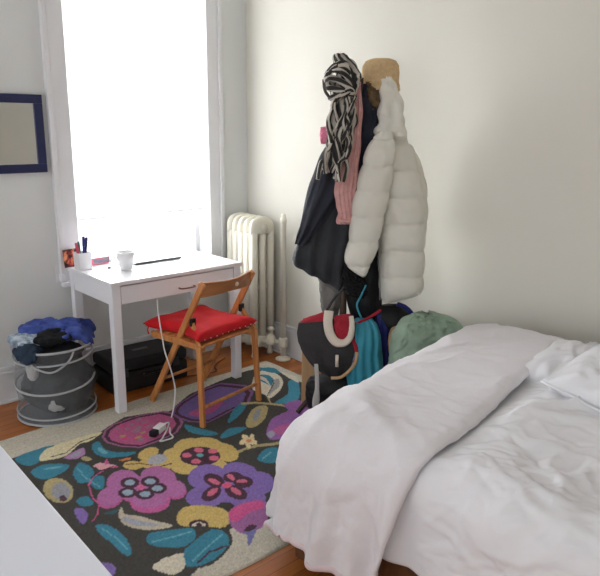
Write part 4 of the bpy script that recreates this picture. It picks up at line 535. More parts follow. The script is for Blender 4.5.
# ------------------------------------------------------------------ folding chair
CO = Vector((1.773, 2.694, .0095)); ca_ = Vector((.984, .177, 0)); cb_ = Vector((-.177, .984, 0))
def CP(a, b, z): return CO + ca_*a + cb_*b + Vector((0,0,z-.0095 if z < .01 else z-.0095))
ch = thing('folding_chair', tuple(CP(.23, .24, .0095)), 'orange beech folding chair drawn up to the desk', 'chair')
def bar(p, q, w_, t_, name, m, bev=.006):
    p, q = Vector(p), Vector(q); d = (q-p).normalized(); u = ca_; n_ = d.cross(u).normalized(); rings = []
    for e in (p, q): rings.append([e+u*(sx*t_/2)+n_*(sy_*w_/2) for sx, sy_ in ((-1,-1),(1,-1),(1,1),(-1,1))])
    return MB().loft(rings).build(name, m, ch, smooth=False, bevel=bev)
CWd = .452
for a, ai in ((0, .024), (CWd, -.024)):
    bar(CP(a+(.058 if a == 0 else .014), .48, .0095), CP(a+(.072 if a == 0 else .004), .045, .772), .036, .022, 'long_leg', M_beech)      # back upright that slopes down to the front foot
    bar(CP(a, 0, .0095), CP(a+(.018 if a == 0 else -.006), .03, .447), .034, .022, 'short_leg', M_beech)
    bar(CP(a+(.022 if a == 0 else -.004), .03, .44), CP(a+(.094 if a == 0 else .022), .168, .555), .030, .016, 'hinge_post', M_beech)
    p = CP(.078 if a == 0 else CWd+.012, .150, .545)
    MB().lathe([(.001,-.005),(.016,-.005),(.018,0),(.012,.008),(.001,.009)], 14, p, Matrix.Rotation(PI/2, 3, 'Y') if a else Matrix.Rotation(-PI/2, 3, 'Y')).build('hinge', M_blackmetal, ch)
    pz = CP(.082 if a == 0 else CWd+.012, .162, .545); MB().box(-.016,.016,-.03,-.012,-.022,.022, Matrix.Rotation(.18,3,'Z'), pz).build('hinge_plate', M_blackmetal, ch, smooth=False, bevel=.003)
# curved back slat
P_ = []
for i in range(21):
    u = i/20; bow = -.045*(1-(2*u-1)**2)*-1
    ce = CP(.062+(CWd-.058)*u, .072+bow*-1*.9, .733)
    ht = .036+.004*math.cos(u*PI*2); th = .009
    nn = cb_
    P_.append([ce+Vector((0,0,-ht))-nn*th, ce+Vector((0,0,ht))-nn*(th*.9)-nn*.008, ce+Vector((0,0,ht))+nn*th-nn*.008, ce+Vector((0,0,-ht))+nn*th])
MB().loft(P_).build('back_slat', M_beech2, ch, bevel=.004, smooth=False)
MB().lathe([(.001,-.004),(.012,-.004),(.013,0),(.001,.003)], 14, CP(CWd*.66, .018, .733), Matrix.Rotation(PI/2,3,'X')).build('screw_cap', mat('pale_plug', (220,196,170), .5), ch)
bar(CP(.03, .04, .09), CP(CWd-.03, .04, .09), .02, .02, 'rail', M_beech) if False else None
def cyl(p, q, r, name, m): return MB().tube([p, q], r, 12).build(name, m, ch)
cyl(CP(.005, .007, .115), CP(CWd-.005, .007, .115), .010, 'stretcher', M_beech)
cyl(CP(.065, .38, .17), CP(CWd+.01, .38, .17), .009, 'stretcher', M_beech)
# seat frame
sb = MB()
for a in (.042, CWd-.042): sb.loft([[CP(a-.011, b_, z) for b_, z in ((.0,.435),(.44,.45))][0:0] or [CP(a+da, .02, z) for da, z in ((-.011,.418),(.011,.418),(.011,.45),(-.011,.45))], [CP(a+da, .43, z) for da, z in ((-.011,.418),(.011,.418),(.011,.45),(-.011,.45))]])
for k in range(7):
    b0 = .025+k*.058; sb.loft([[CP(.053, bb, z) for bb, z in ((b0,.436),(b0+.045,.436),(b0+.045,.45),(b0,.45))], [CP(CWd-.053, bb, z) for bb, z in ((b0,.436),(b0+.045,.436),(b0+.045,.45),(b0,.45))]])
sb.build('seat', M_beech, ch, smooth=False, bevel=.003)
# red cushion
cs = thing('seat_cushion', tuple(CP(.22, .22, .452)), 'bright red square cushion on the folding chair', 'cushion')
def pillow(ex, ey, ez, f=.72, n=28, nzz=.0, seed=0, pw=3.2):
    """puffed square: returns a closed list of rings bottom->top in unit coordinates"""
    v = []; F = []
    for side in (1, -1):
        for i in range(n+1):
            for j in range(n+1):
                x = -1+2*i/n; y = -1+2*j/n
                h = max(0, (1-abs(x)**pw)*(1-abs(y)**pw))**.5
                px = x*(1-.05*(1-abs(y))**1*abs(x)**4*1.2); py = y*(1-.05*(1-abs(x))*abs(y)**4*1.2)
                hh = side*h*ez*(1+nzz*nz(x*2.2+seed, y*2.2, side))
                v.append((px*ex, py*ey, hh))
    m = (n+1)**2
    for s_ in (0, 1):
        for i in range(n):
            for j in range(n):
                q = [s_*m+i*(n+1)+j, s_*m+i*(n+1)+j+1, s_*m+(i+1)*(n+1)+j+1, s_*m+(i+1)*(n+1)+j]
                F.append(tuple(q if s_ else q[::-1]))
    return v, F
def weld(o, d=.0004):
    bm = bmesh.new(); bm.from_mesh(o.data); bmesh.ops.remove_doubles(bm, verts=bm.verts, dist=d); bmesh.ops.recalc_face_normals(bm, faces=bm.faces)
    for f in bm.faces: f.smooth = True
    bm.to_mesh(o.data); bm.free(); return o
v, F = pillow(.222, .226, .036, nzz=.25, n=40, pw=9)
b = MB(); b.add([CP(.252+x*(.84+.22*abs(y/.222)**2)-.012*(y < 0)*(-y/.222), .252+y, .452+.036+z-.003) for x, y, z in v], F); weld(b.build('cushion_pad', M_red, cs))
for k in range(4):
    sx, sy_ = (-1 if k % 2 else 1), (-1 if k < 2 else 1)
    MB().tube(spline([CP(.25+sx*.20, .25+sy_*.21, .474), CP(.25+sx*.218, .25+sy_*.205, .455), CP(.25+sx*.22, .25+sy_*.195, .43)], 4), .004, 6).build('tie', M_red, cs)
for k in range(9): MB().lathe([(.0005,-.002),(.004,-.001),(.004,.001),(.0005,.002)], 8, CP(.06+.045*k, .0295, .474), Matrix.Rotation(PI/2,3,'X')).build('tuft', mat('pale_stitch', (236,190,180), .7), cs)

# ------------------------------------------------------------------ case under the desk
bc = thing('storage_case', (1.87, 3.52, 0), 'black storage case on the floor under the desk', 'case')
rc = Matrix.Rotation(math.radians(-3), 3, 'Z'); co = (1.87, 3.525, 0)
MB().box(-.255, .255, -.145, .145, .004, .125, rc, co).build('case_body', M_blackcase, bc, smooth=False, bevel=.018)
MB().box(-.255, .255, -.145, .145, .13, .205, rc, co).build('case_lid', M_blackcase, bc, smooth=False, bevel=.022)
MB().tube(spline([Vector(co)+rc@Vector(p) for p in ((-.05,-.148,.10),(-.045,-.17,.098),(.045,-.17,.098),(.05,-.148,.10))], 6), .006, 8).build('handle', M_blackmetal, bc)
for x in (-.17, .17): MB().box(x-.02, x+.02, -.152, -.143, .105, .155, rc, co).build('latch', mat('dark_latch', (52,52,54), .35), bc, smooth=False, bevel=.002)
MB().box(-.05, .05, -.02, .02, .2045, .209, rc, co).build('top_badge', mat('dark_badge', (70,70,74), .3), bc, smooth=False, bevel=.002)

# ------------------------------------------------------------------ hamper
HX, HY, HR, HH = 1.282, 3.405, .207, .415
hp = thing('laundry_hamper', (HX, HY, 0), 'round grey mesh pop-up laundry hamper beside the desk', 'hamper')
def hring(z, r=HR, dx=0): return [(HX+r*math.cos(t), HY+r*math.sin(t), z+dx*math.cos(t-.8)) for t in [2*PI*k/48 for k in range(48)]]
rg = [[Vector((HX+(HR-.004+.006*math.cos(z*30))*math.cos(t), HY+(HR-.004+.006*math.cos(z*30))*math.sin(t), z)) for t in [2*PI*k/48 for k in range(48)]] for z in [.015+(HH-.02)*i/16 for i in range(17)]]
MB().loft(rg, cap=False).build('mesh_wall', net_mat(), hp)
MB().lathe([(.001,.004),(HR-.005,.004),(HR-.005,.012),(.001,.012)], 48, (HX, HY, 0)).build('base_panel', mat('grey_nylon', (96,98,102), .7, .1, 50), hp)
for z, dx, r in ((.012, 0, .0065), (.055, .012, .005), (.205, .022, .0065), (HH-.005, 0, .007), (HH-.06, .012, .0055)): MB().ringtube(hring(z, dx=dx), r).build('wire_hoop', M_greywire, hp)
a0 = -2.62
MB().tube(spline([(HX+HR*1.0*math.cos(a0+.0), HY+HR*math.sin(a0), HH-.03), (HX+HR*1.06*math.cos(a0+.25), HY+HR*1.06*math.sin(a0+.25), HH-.075), (HX+HR*1.08*math.cos(a0+.62), HY+HR*1.08*math.sin(a0+.62), HH-.10), (HX+HR*1.06*math.cos(a0+1.0), HY+HR*1.06*math.sin(a0+1.0), HH-.06), (HX+HR*math.cos(a0+1.2), HY+HR*math.sin(a0+1.2), HH-.01)], 6), .007, 8, flat=.5).build('strap_handle', M_greywire, hp)
def lump(name, cen, rad, m, label, cat, amp=.25, sc=9, seed=0, n=40, group=None, fl=None, flat=0):
    b = MB(); rings = []
    for i in range(1, n):
        ph = PI*i/n; q = []
        for k in range(n*2):
            t = PI*k/n; d = Vector((math.sin(ph)*math.cos(t), math.sin(ph)*math.sin(t), math.cos(ph)))
            k_ = 1+amp*fr((d.x*rad[0]+seed, d.y*rad[1], d.z*rad[2]), sc, 3)+amp*.5*math.sin(abs(fr((d.x*rad[0]+seed+3, d.y*rad[1], d.z*rad[2]), sc*.8, 2))*9)
            p = Vector((d.x*rad[0], d.y*rad[1], d.z*rad[2]))*k_
            if fl: p = fl(p)
            q.append(Vector(cen)+p)
        rings.append(q)
    b.loft(rings); lo = min(p[2] for p in b.v)
    o = b.build(name, m, loc=(cen[0], cen[1], lo)); return tag(o, label, cat, group)
M_drk = mat('charcoal_clothing', (58,60,64), .9, .3, 30, .25, 12)
M_blu = mat('blue_cotton', (76,96,176), .9, .25, 40, .3, 14, rgb2=(50,66,134))
M_blk = mat('black_cotton', (28,29,33), .95, .25, 40, .2, 12)
M_pale = mat('pale_striped_cotton', (196,206,216), .9, .2, 40, 0, 30, rgb2=(120,140,160))
M_teal = mat('dark_teal_cotton', (44,62,82), .9, .25, 40, .3, 16)
tag(lump('dark_clothes', (HX+.02, HY+.0, .175), (.182,.182,.15), M_drk, 'x', 'clothes', .12, 8, 1), 'dark grey clothes filling the lower part of the hamper', 'clothes')
tag(lump('white_cloth', (HX-.05, HY-.14, .105), (.05,.02,.035), mat('white_sock', (214,214,214), .9, .2, 40), 'x', 'cloth', .2, 20, 2, 24), 'crumpled white cloth low against the hamper mesh', 'cloth')
tag(lump('white_cloth', (HX-.142, HY-.06, .295), (.03,.045,.05), MATS['white_sock'], 'x', 'cloth', .2, 18, 5, 24), 'white cloth high against the hamper mesh below the strap handle', 'cloth')
tag(lump('grey_garment', (HX+.0, HY+.02, .335), (.165,.165,.06), M_drk, 'x', 'clothes', .12, 9, 9, 36), 'dark grey garment just under the hamper rim', 'clothes')
sag = lambda R_, k: (lambda p: Vector((p.x, p.y, p.z - k*max(0, math.hypot(p.x, p.y)-R_)**1.0)))
lump('shirt', (HX+.075, HY-.02, .467), (.15,.12,.045), M_blu, 'blue shirt heaped on the hamper and drooping over its rim', 'shirt', .3, 11, 11, 48, fl=lambda p: Vector((p.x, p.y, p.z-1.1*max(0, p.x*.75-p.y*.66-.1))))
lump('shirt', (HX-.03, HY+.07, .474), (.11,.09,.04), M_blu, 'blue shirt lying behind the striped cloth on the hamper', 'shirt', .3, 12, 17, 40)
lump('black_shirt', (HX-.015, HY-.075, .467), (.1,.07,.036), M_blk, 'black garment in the middle of the heap on the hamper', 'clothes', .3, 13, 21, 40)
lump('striped_cloth', (HX-.13, HY-.0, .447), (.085,.085,.035), M_pale, 'pale striped cloth on the heap at the hamper rim', 'clothes', .3, 14, 27, 40)
lump('teal_shirt', (HX-.165, HY-.085, .415), (.062,.07,.036), M_teal, 'dark teal garment hanging over the hamper rim away from the desk', 'clothes', .3, 15, 33, 40, fl=lambda p: Vector((p.x, p.y, p.z-.9*max(0, -p.x*.7-p.y*.7-.02))))

# ------------------------------------------------------------------ radiator and riser pipe
ra = thing('radiator', (2.75, 3.5, 0), 'cream cast iron column radiator in the corner by the window', 'radiator')
RX0, RX1, RZ1 = 2.645, 2.845, .975
sec = None
def section_bm(yc):
    b = MB(); xs = [RX0+.03, (RX0+RX1)/2, RX1-.03]
    # three columns
    for x in xs:
        b.loft([[Vector((x+.0265*math.copysign(abs(math.cos(t))**.7,math.cos(t)), yc+.028*math.copysign(abs(math.sin(t))**.7,math.sin(t)), z)) for t in [2*PI*k/12 for k in range(12)]] for z in (.13, .87)])
    for z0, z1, s_ in ((.065, .15, 1), (.86, RZ1, -1)):
        rings = []
        for i in range(9):
            u = i/8; z = z0+(z1-z0)*u
            k = math.sin(PI*(.08+.84*(u if s_ == -1 else 1-u)*.5+.0)) if True else 1
            uu = u if s_ == -1 else 1-u           # 0 at the inner edge, 1 at the crown
            hw = (RX1-RX0)/2*math.sqrt(max(0.02, 1-(uu*.97)**4)); hy = .027*math.sqrt(max(.05, 1-(uu*.95)**4))
            rings.append([Vector(((RX0+RX1)/2+math.copysign(abs(math.cos(t))**.6, math.cos(t))*hw, yc+math.copysign(abs(math.sin(t))**.7, math.sin(t))*hy, z)) for t in [2*PI*k/28 for k in range(28)]])
        b.loft(rings)
    b.tube([((RX0+RX1)/2, yc-.034, .9), ((RX0+RX1)/2, yc+.034, .9)], .03, 14, up=(1,0,0)); b.tube([((RX0+RX1)/2, yc-.034, .12), ((RX0+RX1)/2, yc+.034, .12)], .03, 14, up=(1,0,0))
    b.box(RX0+.05, RX1-.05, yc-.014, yc+.014, .48, .52)
    return b
SP = .062
first = section_bm(3.395).build('section', M_cast, ra)
for k in range(1, 5):
    o = first.copy(); COL.objects.link(o); o.parent = ra; o.location = (0, SP*k, 0)
for k in (0, 4):
    for x in (RX0+.03, RX1-.03): MB().lathe([(.02,0),(.022,.01),(.016,.03),(.018,.1)], 12, (x, 3.395+SP*k, 0)).build('foot', M_cast, ra)
vy = 3.325
MB().tube([(2.745, 3.37, .12), (2.745, vy, .12)], .02, 12).tube([(2.745, vy+.012, .12), (2.79, 3.262, .12)], .016, 12).build('inlet_pipe', M_cast, ra)
MB().lathe([(.012,.1),(.03,.1),(.032,.115),(.03,.15),(.02,.165),(.012,.17),(.012,.2),(.024,.205),(.026,.215),(.012,.225)], 16, (2.757, 3.31, 0)).build('valve', M_cast, ra)
rp = thing('riser_pipe', (2.80, 3.233, 0), 'slim white heating pipe rising from the floor between radiator and coats', 'pipe')
MB().lathe([(.001,0),(.018,0),(.018,.945),(.023,.95),(.023,.975),(.017,.98),(.017,.995),(.012,1.005),(.001,1.008)], 20, (2.80, 3.233, 0)).build('pipe_body', M_cast, rp)
MB().lathe([(.018,0),(.052,0),(.052,.008),(.03,.02),(.018,.025)], 24, (2.80, 3.233, 0)).build('floor_flange', M_cast, rp)
MB().lathe([(.018,.085),(.028,.085),(.03,.1),(.03,.14),(.028,.155),(.018,.155)], 18, (2.80, 3.233, 0)).build('tee_joint', M_cast, rp)

# ------------------------------------------------------------------ cord and adapter
ad = thing('power_adapter', (1.55, 2.80, .01), 'white cube charger with a black plug lying on the rug', 'charger')
rA = Matrix.Rotation(.5, 3, 'Z')
MB().box(-.035, .035, -.022, .022, 0, .036, rA, (1.575, 2.80, .0105)).build('charger_block', M_mug, ad, smooth=False, bevel=.007)
MB().box(-.075, -.036, -.02, .02, 0, .032, rA, (1.575, 2.80, .0105)).build('black_plug', mat('black_plastic', (22,22,24), .35), ad, smooth=False, bevel=.006)
cd = MB().tube(spline([(1.787, 3.140, 0.615), (1.754, 3.070, 0.532), (1.745, 3.030, 0.440), (1.742, 3.000, 0.356), (1.751, 2.960, 0.261), (1.766, 2.950, 0.154), (1.744, 2.930, 0.066), (1.703, 2.900, -0.000), (1.607, 2.752, 0.014), (1.589, 2.693, 0.014), (1.545, 2.688, 0.014), (1.516, 2.698, 0.014), (1.551, 2.726, 0.014), (1.66, 2.85, .014), (1.60, 2.83, .022), (1.604, 2.816, .026)], 8), .0042, 6).build('power_cord', mat('white_cable', (226,226,226), .5), loc=(1.73, 2.85, 0.01))
cd.name = 'charging_lead'; tag(cd, 'thin white cable hanging from the desk down to the charger on the rug', 'cable')
cd = MB().tube(spline([(2.12, 3.60, .006), (2.05, 3.44, .006), (2.16, 3.36, .006), (2.30, 3.33, .006), (2.36, 3.42, .006), (2.5, 3.5, .006)], 8), .004, 6).build('extension_cord', mat('brown_cable', (120,70,44), .5), loc=(2.2, 3.4, 0))
cd.name = 'floor_wire'; tag(cd, 'thin brown cord curling on the floorboards behind the chair', 'cord')

# ------------------------------------------------------------------ white table beside the viewer
tb = thing('white_table', (.46, 1.3, 0), 'plain white tabletop cutting across the near corner of the rug', 'table')
TX0, TX1, TY0, TY1 = -.34, .46, .4, 1.95
MB().box(TX0, TX1, TY0, TY1, .722, .75).build('tabletop', M_table, tb, smooth=False, bevel=.003)
for x in (TX0+.03, TX1-.11):
    for y in (TY0+.03, TY1-.08):
        MB().box(x, x+.05, y, y+.05, .0095 if (x > .3 and y > 1.6) else 0, .722).build('leg', M_desk, tb, smooth=False, bevel=.003)

tb.rotation_euler.z = -math.radians(1.4)

# ------------------------------------------------------------------ bed
BA = math.radians(5.5); B0 = Vector((1.402, 1.612, 0)); bx_ = Vector((math.cos(BA), math.sin(BA), 0)); by_ = Vector((math.sin(BA), -math.cos(BA), 0))
BW, BL = 1.29, 1.72
def BP(a, b_, z): return B0+bx_*a+by_*b_+Vector((0,0,z))
def bbox(b, a0, a1, b0, b1, z0, z1):
    v = [BP(a, bb, z) for z in (z0, z1) for bb in (b0, b1) for a in (a0, a1)]
    return b.add(v, [(0,2,3,1),(4,5,7,6),(0,1,5,4),(2,6,7,3),(0,4,6,2),(1,3,7,5)])
bd = thing('bed', tuple(BP(BW/2, BL/2, 0)), 'low double bed with dark wood rails against the cream wall', 'bed')
bbox(MB(), .02, .05, .02, BL-.02, .13, .27).build('side_rail', M_brownwood, bd, smooth=False, bevel=.004)
bbox(MB(), BW-.05, BW-.02, .02, BL-.02, .13, .27).build('side_rail', M_brownwood, bd, smooth=False, bevel=.004)
bbox(MB(), .05, BW-.05, .02, .05, .13, .27).build('foot_rail', M_brownwood, bd, smooth=False, bevel=.004)
bbox(MB(), .05, BW-.05, BL-.05, BL-.02, .13, .27).build('head_rail', M_brownwood, bd, smooth=False, bevel=.004)
bbox(MB(), .05, BW-.05, .05, BL-.05, .24, .265).build('slat_base', M_brownwood, bd, smooth=False)
for a in (.03, BW-.09):
    for bb in (.03, BL-.09): bbox(MB(), a, a+.06, bb, bb+.06, 0, .13).build('leg', M_brownwood, bd, smooth=False, bevel=.003)
bbox(MB(), .035, BW-.02, .035, BL-.02, .268, .5).build('mattress', M_matt, bd, smooth=False, bevel=.05)
TOP = .555
def drape(p, q, top, R, foot=True, off=0, flare=.05, rip=.012, seed=0, lim=0):
    tx = max(0, R-p); ty = max(0, R-q) if foot else 0
    t = (tx**3.5+ty**3.5)**(1/3.5)
    if lim and t > lim: tx *= lim/t; ty *= lim/t; t = lim
    if t < 1e-9: return p, q, top+off, Vector((0,0,1))
    cx_, cy_ = tx/t, ty/t
    if t < R*PI/2: o = R*math.sin(t/R); d = R*(1-math.cos(t/R)); nn = Vector((-cx_*math.sin(t/R), -cy_*math.sin(t/R), math.cos(t/R)))
    else: o = R; d = R+t-R*PI/2; nn = Vector((-cx_, -cy_, 0))
    h = max(0, d-R*.5)
    along = (q if tx > ty else p)+math.atan2(ty, tx)*.4
    rip *= 1-.8*min(tx, ty)/max(tx, ty)
    o += flare*h*(1-.25*min(tx, ty)/max(tx, ty))+rip*min(1, h*4)*(math.sin(along*26+seed+2*nz(along*4, seed))+.6*math.sin(along*47+seed*2+h*3))+off
    a = (R-o*cx_) if tx > 0 else p
    bb = (R-o*cy_) if ty > 0 else q
    return a, bb, top-d+(off if t < R else 0), nn
def wrinkle(p, q, amp, seed, k=1.):
    a = p+.10*nz(p*3.1, q*3.1, seed)+.03*nz(p*9, q*9, seed); b_ = q+.10*nz(q*2.7, p*2.9, seed+7)+.03*nz(p*8, q*8, seed+3)
    w = 1.0*fr((p*1.2+seed, q*1.2, 0), 2.2*k, 2); n_ = 0
    for ang, fx, fy, am in ((.35, 2.2, 8, .8), (1.25, 2.6, 9, .9), (2.1, 3.2, 12, .6), (.8, 6, 20, .35), (1.7, 7, 22, .32)):
        x = a*math.cos(ang)+b_*math.sin(ang); y = b_*math.cos(ang)-a*math.sin(ang); n_ += 1
        r_ = max(0, 1-abs(nz(x*fx*k+n_*5, y*fy*k, seed+n_))*2.3)
        m_ = .35+.65*max(0, min(1, .5+1.4*nz(p*2.5+n_*3, q*2.5, seed)))
        w += am*r_*r_*m_
    return amp*w
def bump_top(a, b_):
    # soft swelling of the bedding, lower at the near corners
    x = min(1, max(0, a/BW/.75)); return .055*x*x*(3-2*x)
# duvet
def duvet_pt(i, j, ni, nj):
    u, v_ = i/ni, j/nj
    p = -.285+(BW+.285-.01)*u; q = .44+(BL-.44-.005)*v_
    a, bb, z, nn = drape(p, q, TOP, .12, False, 0, .04, .010, 2)
    e_ = max(0, min(1, (q-.53)/.14)); w_ = wrinkle(p, q, .025, 5)*(1 if p > .1 else .8)*e_*e_*(3-2*e_)-.012*(1-e_)
    z2 = z+bump_top(a, bb)+.012*math.sin(q*3)
    pt = BP(a, bb, z2)+ (bx_*nn.x+by_*nn.y+Vector((0,0,nn.z)))*w_
    return pt
ni, nj = 190, 190
b = MB().grid([[duvet_pt(i, j, ni, nj) for i in range(ni+1)] for j in range(nj+1)])
dv = b.build('duvet', M_bed, loc=tuple(BP(BW/2, BL/2, .5)), solid=.014)
tag(dv, 'crumpled white duvet spread over the bed and hanging over its near side', 'duvet')
# throw folded over the foot
QE = .52
th_ = thing('throw_blanket', tuple(BP(.5, .3, .58)), 'pale lilac white blanket laid across the foot of the bed, its corner hanging down', 'blanket')
def throw_pt(i, j, ni, nj, lift=0):
    u, v_ = i/ni, j/nj
    p = -.345+(BW+.345-.012)*u; qe = QE+.03*math.sin(p*2.2+1)-.11*max(0, .2-p)
    q = -.36+(qe+.36)*v_
    a, bb, z, nn = drape(p, q, TOP, .16, True, .0, .11, .034, 1, .505)
    edge = max(0, min(1, (qe-q)/.03))
    th = .016+.022*min(1, edge)**.5
    z2 = z+bump_top(a, bb)
    w_ = wrinkle(p, q, .0115, 12, .9)+th+lift
    w_ += .012*math.exp(-((p-.33+q*.6)/.05)**2)*math.exp(-((q-.2)/.13)**2)
    pt = BP(a, bb, z2)+(bx_*nn.x+by_*nn.y+Vector((0,0,nn.z)))*w_
    pt.z = max(pt.z, .03)
    return pt
ni, nj = 170, 100
b = MB().grid([[throw_pt(i, j, ni, nj) for i in range(ni+1)] for j in range(nj+1)])
b.build('blanket_cloth', M_throw, th_, solid=.012)
b = MB().grid([[throw_pt(i, j, ni, nj, .004) for i in range(3)] for j in range(nj+1)])
b.build('hem', M_hem, th_, solid=.012)
# pillows
def put_pillow(name, cen, ex, ey, ez, rz, rx, ry, m, label, seed):
    t = thing(name, (cen[0], cen[1], cen[2]-ez*.9), label, 'pillow')
    R_ = Matrix.Rotation(rz, 3, 'Z') @ Matrix.Rotation(rx, 3, 'X') @ Matrix.Rotation(ry, 3, 'Y')
    v, F = pillow(ex, ey, ez, nzz=.3, seed=seed, n=44)
    b = MB(); o2 = []
    for x, y, z in v:
        k = fr((x+seed, y, z), 7, 3)*.012
        o2.append(Vector(cen)+R_@Vector((x, y, z+k+.006*math.sin(abs(nz(x*9+seed, y*9))*14))))
    b.add(o2, F); weld(b.build('pillowcase', m, t))
    fl_ = MB(); n = 60
    ring = []
    for k in range(n):
        s_ = k/n*4; e = int(s_); f_ = s_-e
        x, y = [(-1+2*f_, -1), (1, -1+2*f_), (1-2*f_, 1), (-1, 1-2*f_)][e]
        ring.append(Vector(cen)+R_@Vector((x*ex*.995, y*ey*.995, fr((x*ex+seed, y*ey, 0), 7, 3)*.012)))
    fl_.ringtube(ring, .005).build('piping', m, t)
put_pillow('pillow', (2.44, .80, .70), .33, .22, .085, math.radians(-5), .1, -.16, M_bed, 'plump white pillow lying in front on the bed', 3)
put_pillow('pillow', (2.455, 1.065, .655), .205, .165, .05, math.radians(4), -.04, -.12, M_bed, 'flatter white pillow nearer the folded blanket, tucked under the plump one', 8)

# ------------------------------------------------------------------ coat stand and everything on it
P0 = Vector((2.48, 2.37, 0)); E1 = Vector((math.cos(math.radians(41.5)), -math.sin(math.radians(41.5)), 0)); EN = Vector((-math.sin(math.radians(41.5)), -math.cos(math.radians(41.5)), 0))
def RP(s, z, d=0): return P0+E1*s+EN*d+Vector((0,0,z))
def garment(b, rows, nr=60, na=56, pw=.75, disp=None, taper=True):
    """closed cloth body through rows (sL,zL,sR,zR,thickness,depth); disp(u,v,sign) pushes its surface"""
    R_ = curve1(rows, nr); rings = []
    for i, r_ in enumerate(R_):
        v = i/(nr-1); q = []
        for k in range(na):
            t = 2*PI*k/na; c_, s_ = math.cos(t), math.sin(t)
            cx_ = math.copysign(abs(c_)**pw, c_); sx_ = math.copysign(abs(s_)**pw, s_)
            u = .5+.5*cx_
            e = disp(cx_, v, sx_, r_) if disp else (0, 0)
            s = r_[0]+(r_[2]-r_[0])*u; z = r_[1]+(r_[3]-r_[1])*u
            q.append(RP(s+cx_*e[1], z, r_[5]+sx_*(r_[4]+e[0])))
        rings.append(q)
    return b.loft(rings)
def soft(seed, amp=.006, sc=12, fold=0, fk=8, fw=.8):
    def f_(u, v, s, r):
        n_ = fr((u*.25+seed, v*.9, s*.1), sc*.35, 3)*amp*1.6
        return (n_+fold*math.sin(u*fk+seed+fw*nz(v*3, seed))*min(1, .35+v), n_*.7)
    return f_
def quilt(step, seed, amp=.016):
    def f_(u, v, s, r):
        z = r[1]+(r[3]-r[1])*(.5+.5*u)+.012*nz(u*1.5, seed, v*2)
        k = abs(math.sin(PI*z/step))**.4
        w_ = .004*fr((u*.3, z*2, seed), 9, 3)+.003*abs(nz(u*9, z*14, seed))
        return (amp*(k-.45)+w_, (amp*.5)*(k-.5)+w_*.5)
    return f_
def cloth(name, rows, m, label, cat, disp=None, group=None, nr=60, na=56, pw=.75, sep=None):
    b = garment(MB(), rows, nr, na, pw, disp); lo = min(b.v, key=lambda p: p[2])
    return tag(b.build(name, m, loc=(sum(p[0] for p in b.v)/len(b.v), sum(p[1] for p in b.v)/len(b.v), lo[2])), label, cat, group)

cs_ = thing('coat_stand', tuple(RP(0, 0)), 'dark wooden coat stand almost hidden under coats and scarves', 'coat stand')
M_stand = wood('dark_stand_wood', (52,36,26), (74,52,36), 2, 6)
MB().lathe([(.001,.12),(.03,.12),(.03,.16),(.019,.18),(.019,1.70),(.026,1.72),(.019,1.74),(.017,1.80),(.024,1.815),(.02,1.84),(.001,1.85)], 20, RP(0, 0)).build('pole', M_stand, cs_)
for k in range(4):
    a = PI/4+k*PI/2+.3; d = Vector((math.cos(a), math.sin(a), 0))
    MB().tube(spline([RP(0,.16)+d*.02, RP(0,.19)+d*.09, RP(0,.10)+d*.18, RP(0,.022)+d*.25], 6), .014, 10).build('leg', M_stand, cs_)
for k in range(6):
    a = k*PI/3+.25; d = Vector((math.cos(a), math.sin(a), 0))
    MB().tube(spline([RP(0,1.70)+d*.015, RP(0,1.69)+d*.07, RP(0,1.73)+d*.115, RP(0,1.79)+d*.125], 5), .008, 8).build('hook', M_stand, cs_)
    MB().tube(spline([RP(0,1.48)+d*.015, RP(0,1.47)+d*.05, RP(0,1.50)+d*.075], 4), .006, 8).build('peg', M_stand, cs_)

M_coat = mat('charcoal_wool', (58,60,64), .95, .2, 60, .12, 8)
M_navy = mat('navy_wool', (38,43,56), .95, .2, 60, .2, 8)
M_navy2 = mat('slate_wool', (50,53,62), .95, .2, 60, .15, 8)
M_puff = mat('pale_grey_nylon', (222,219,208), .5, .12, 26, .04, 5, spec=.3)
M_blackf = mat('black_fleece', (22,22,24), 1, .6, 60, .2, 20)
M_pinkk = mat('dusty_pink_knit', (216,164,160), .95, .5, 110, .14, 30)
M_scarf = bpy.data.materials.new('black_cream_stripe'); M_scarf.use_nodes = True
_n = M_scarf.node_tree; _a = _n.nodes.new('ShaderNodeVertexColor'); _a.layer_name = 'stripe'; _r = _n.nodes.new('ShaderNodeValToRGB'); _b = _n.nodes['Principled BSDF']; _b.inputs['Roughness'].default_value = .95
_r.color_ramp.elements[0].position = .42; _r.color_ramp.elements[0].color = lin((46,45,44)); _r.color_ramp.elements[1].position = .68; _r.color_ramp.elements[1].color = lin((192,185,174))
_n.links.new(_a.outputs['Color'], _r.inputs['Fac']); _n.links.new(_r.outputs['Color'], _b.inputs['Base Color'])
M_straw = mat('tan_straw', (208,178,134), .85, .4, 160, .12, 60)
M_tan = mat('tan_canvas', (206,168,128), .85, .2, 60, .06, 9)
M_cream = mat('cream_leather', (222,210,194), .6, .1, 50)
M_tote = mat('charcoal_canvas', (58,56,58), .85, .3, 70, .12, 12)
M_crim = mat('crimson_lining', (170,34,52), .8, .2, 60, .15, 12)
M_teal2 = mat('turquoise_nylon', (56,150,172), .55, .15, 40, .12, 9)
M_royal = mat('royal_blue_nylon', (36,42,120), .6, .15, 40, .2, 9)
M_sage = mat('sage_green_cotton', (150,172,152), .85, .2, 30, .1, 8)
M_blkbag = mat('black_nylon', (24,24,27), .6, .2, 50, .2, 10)

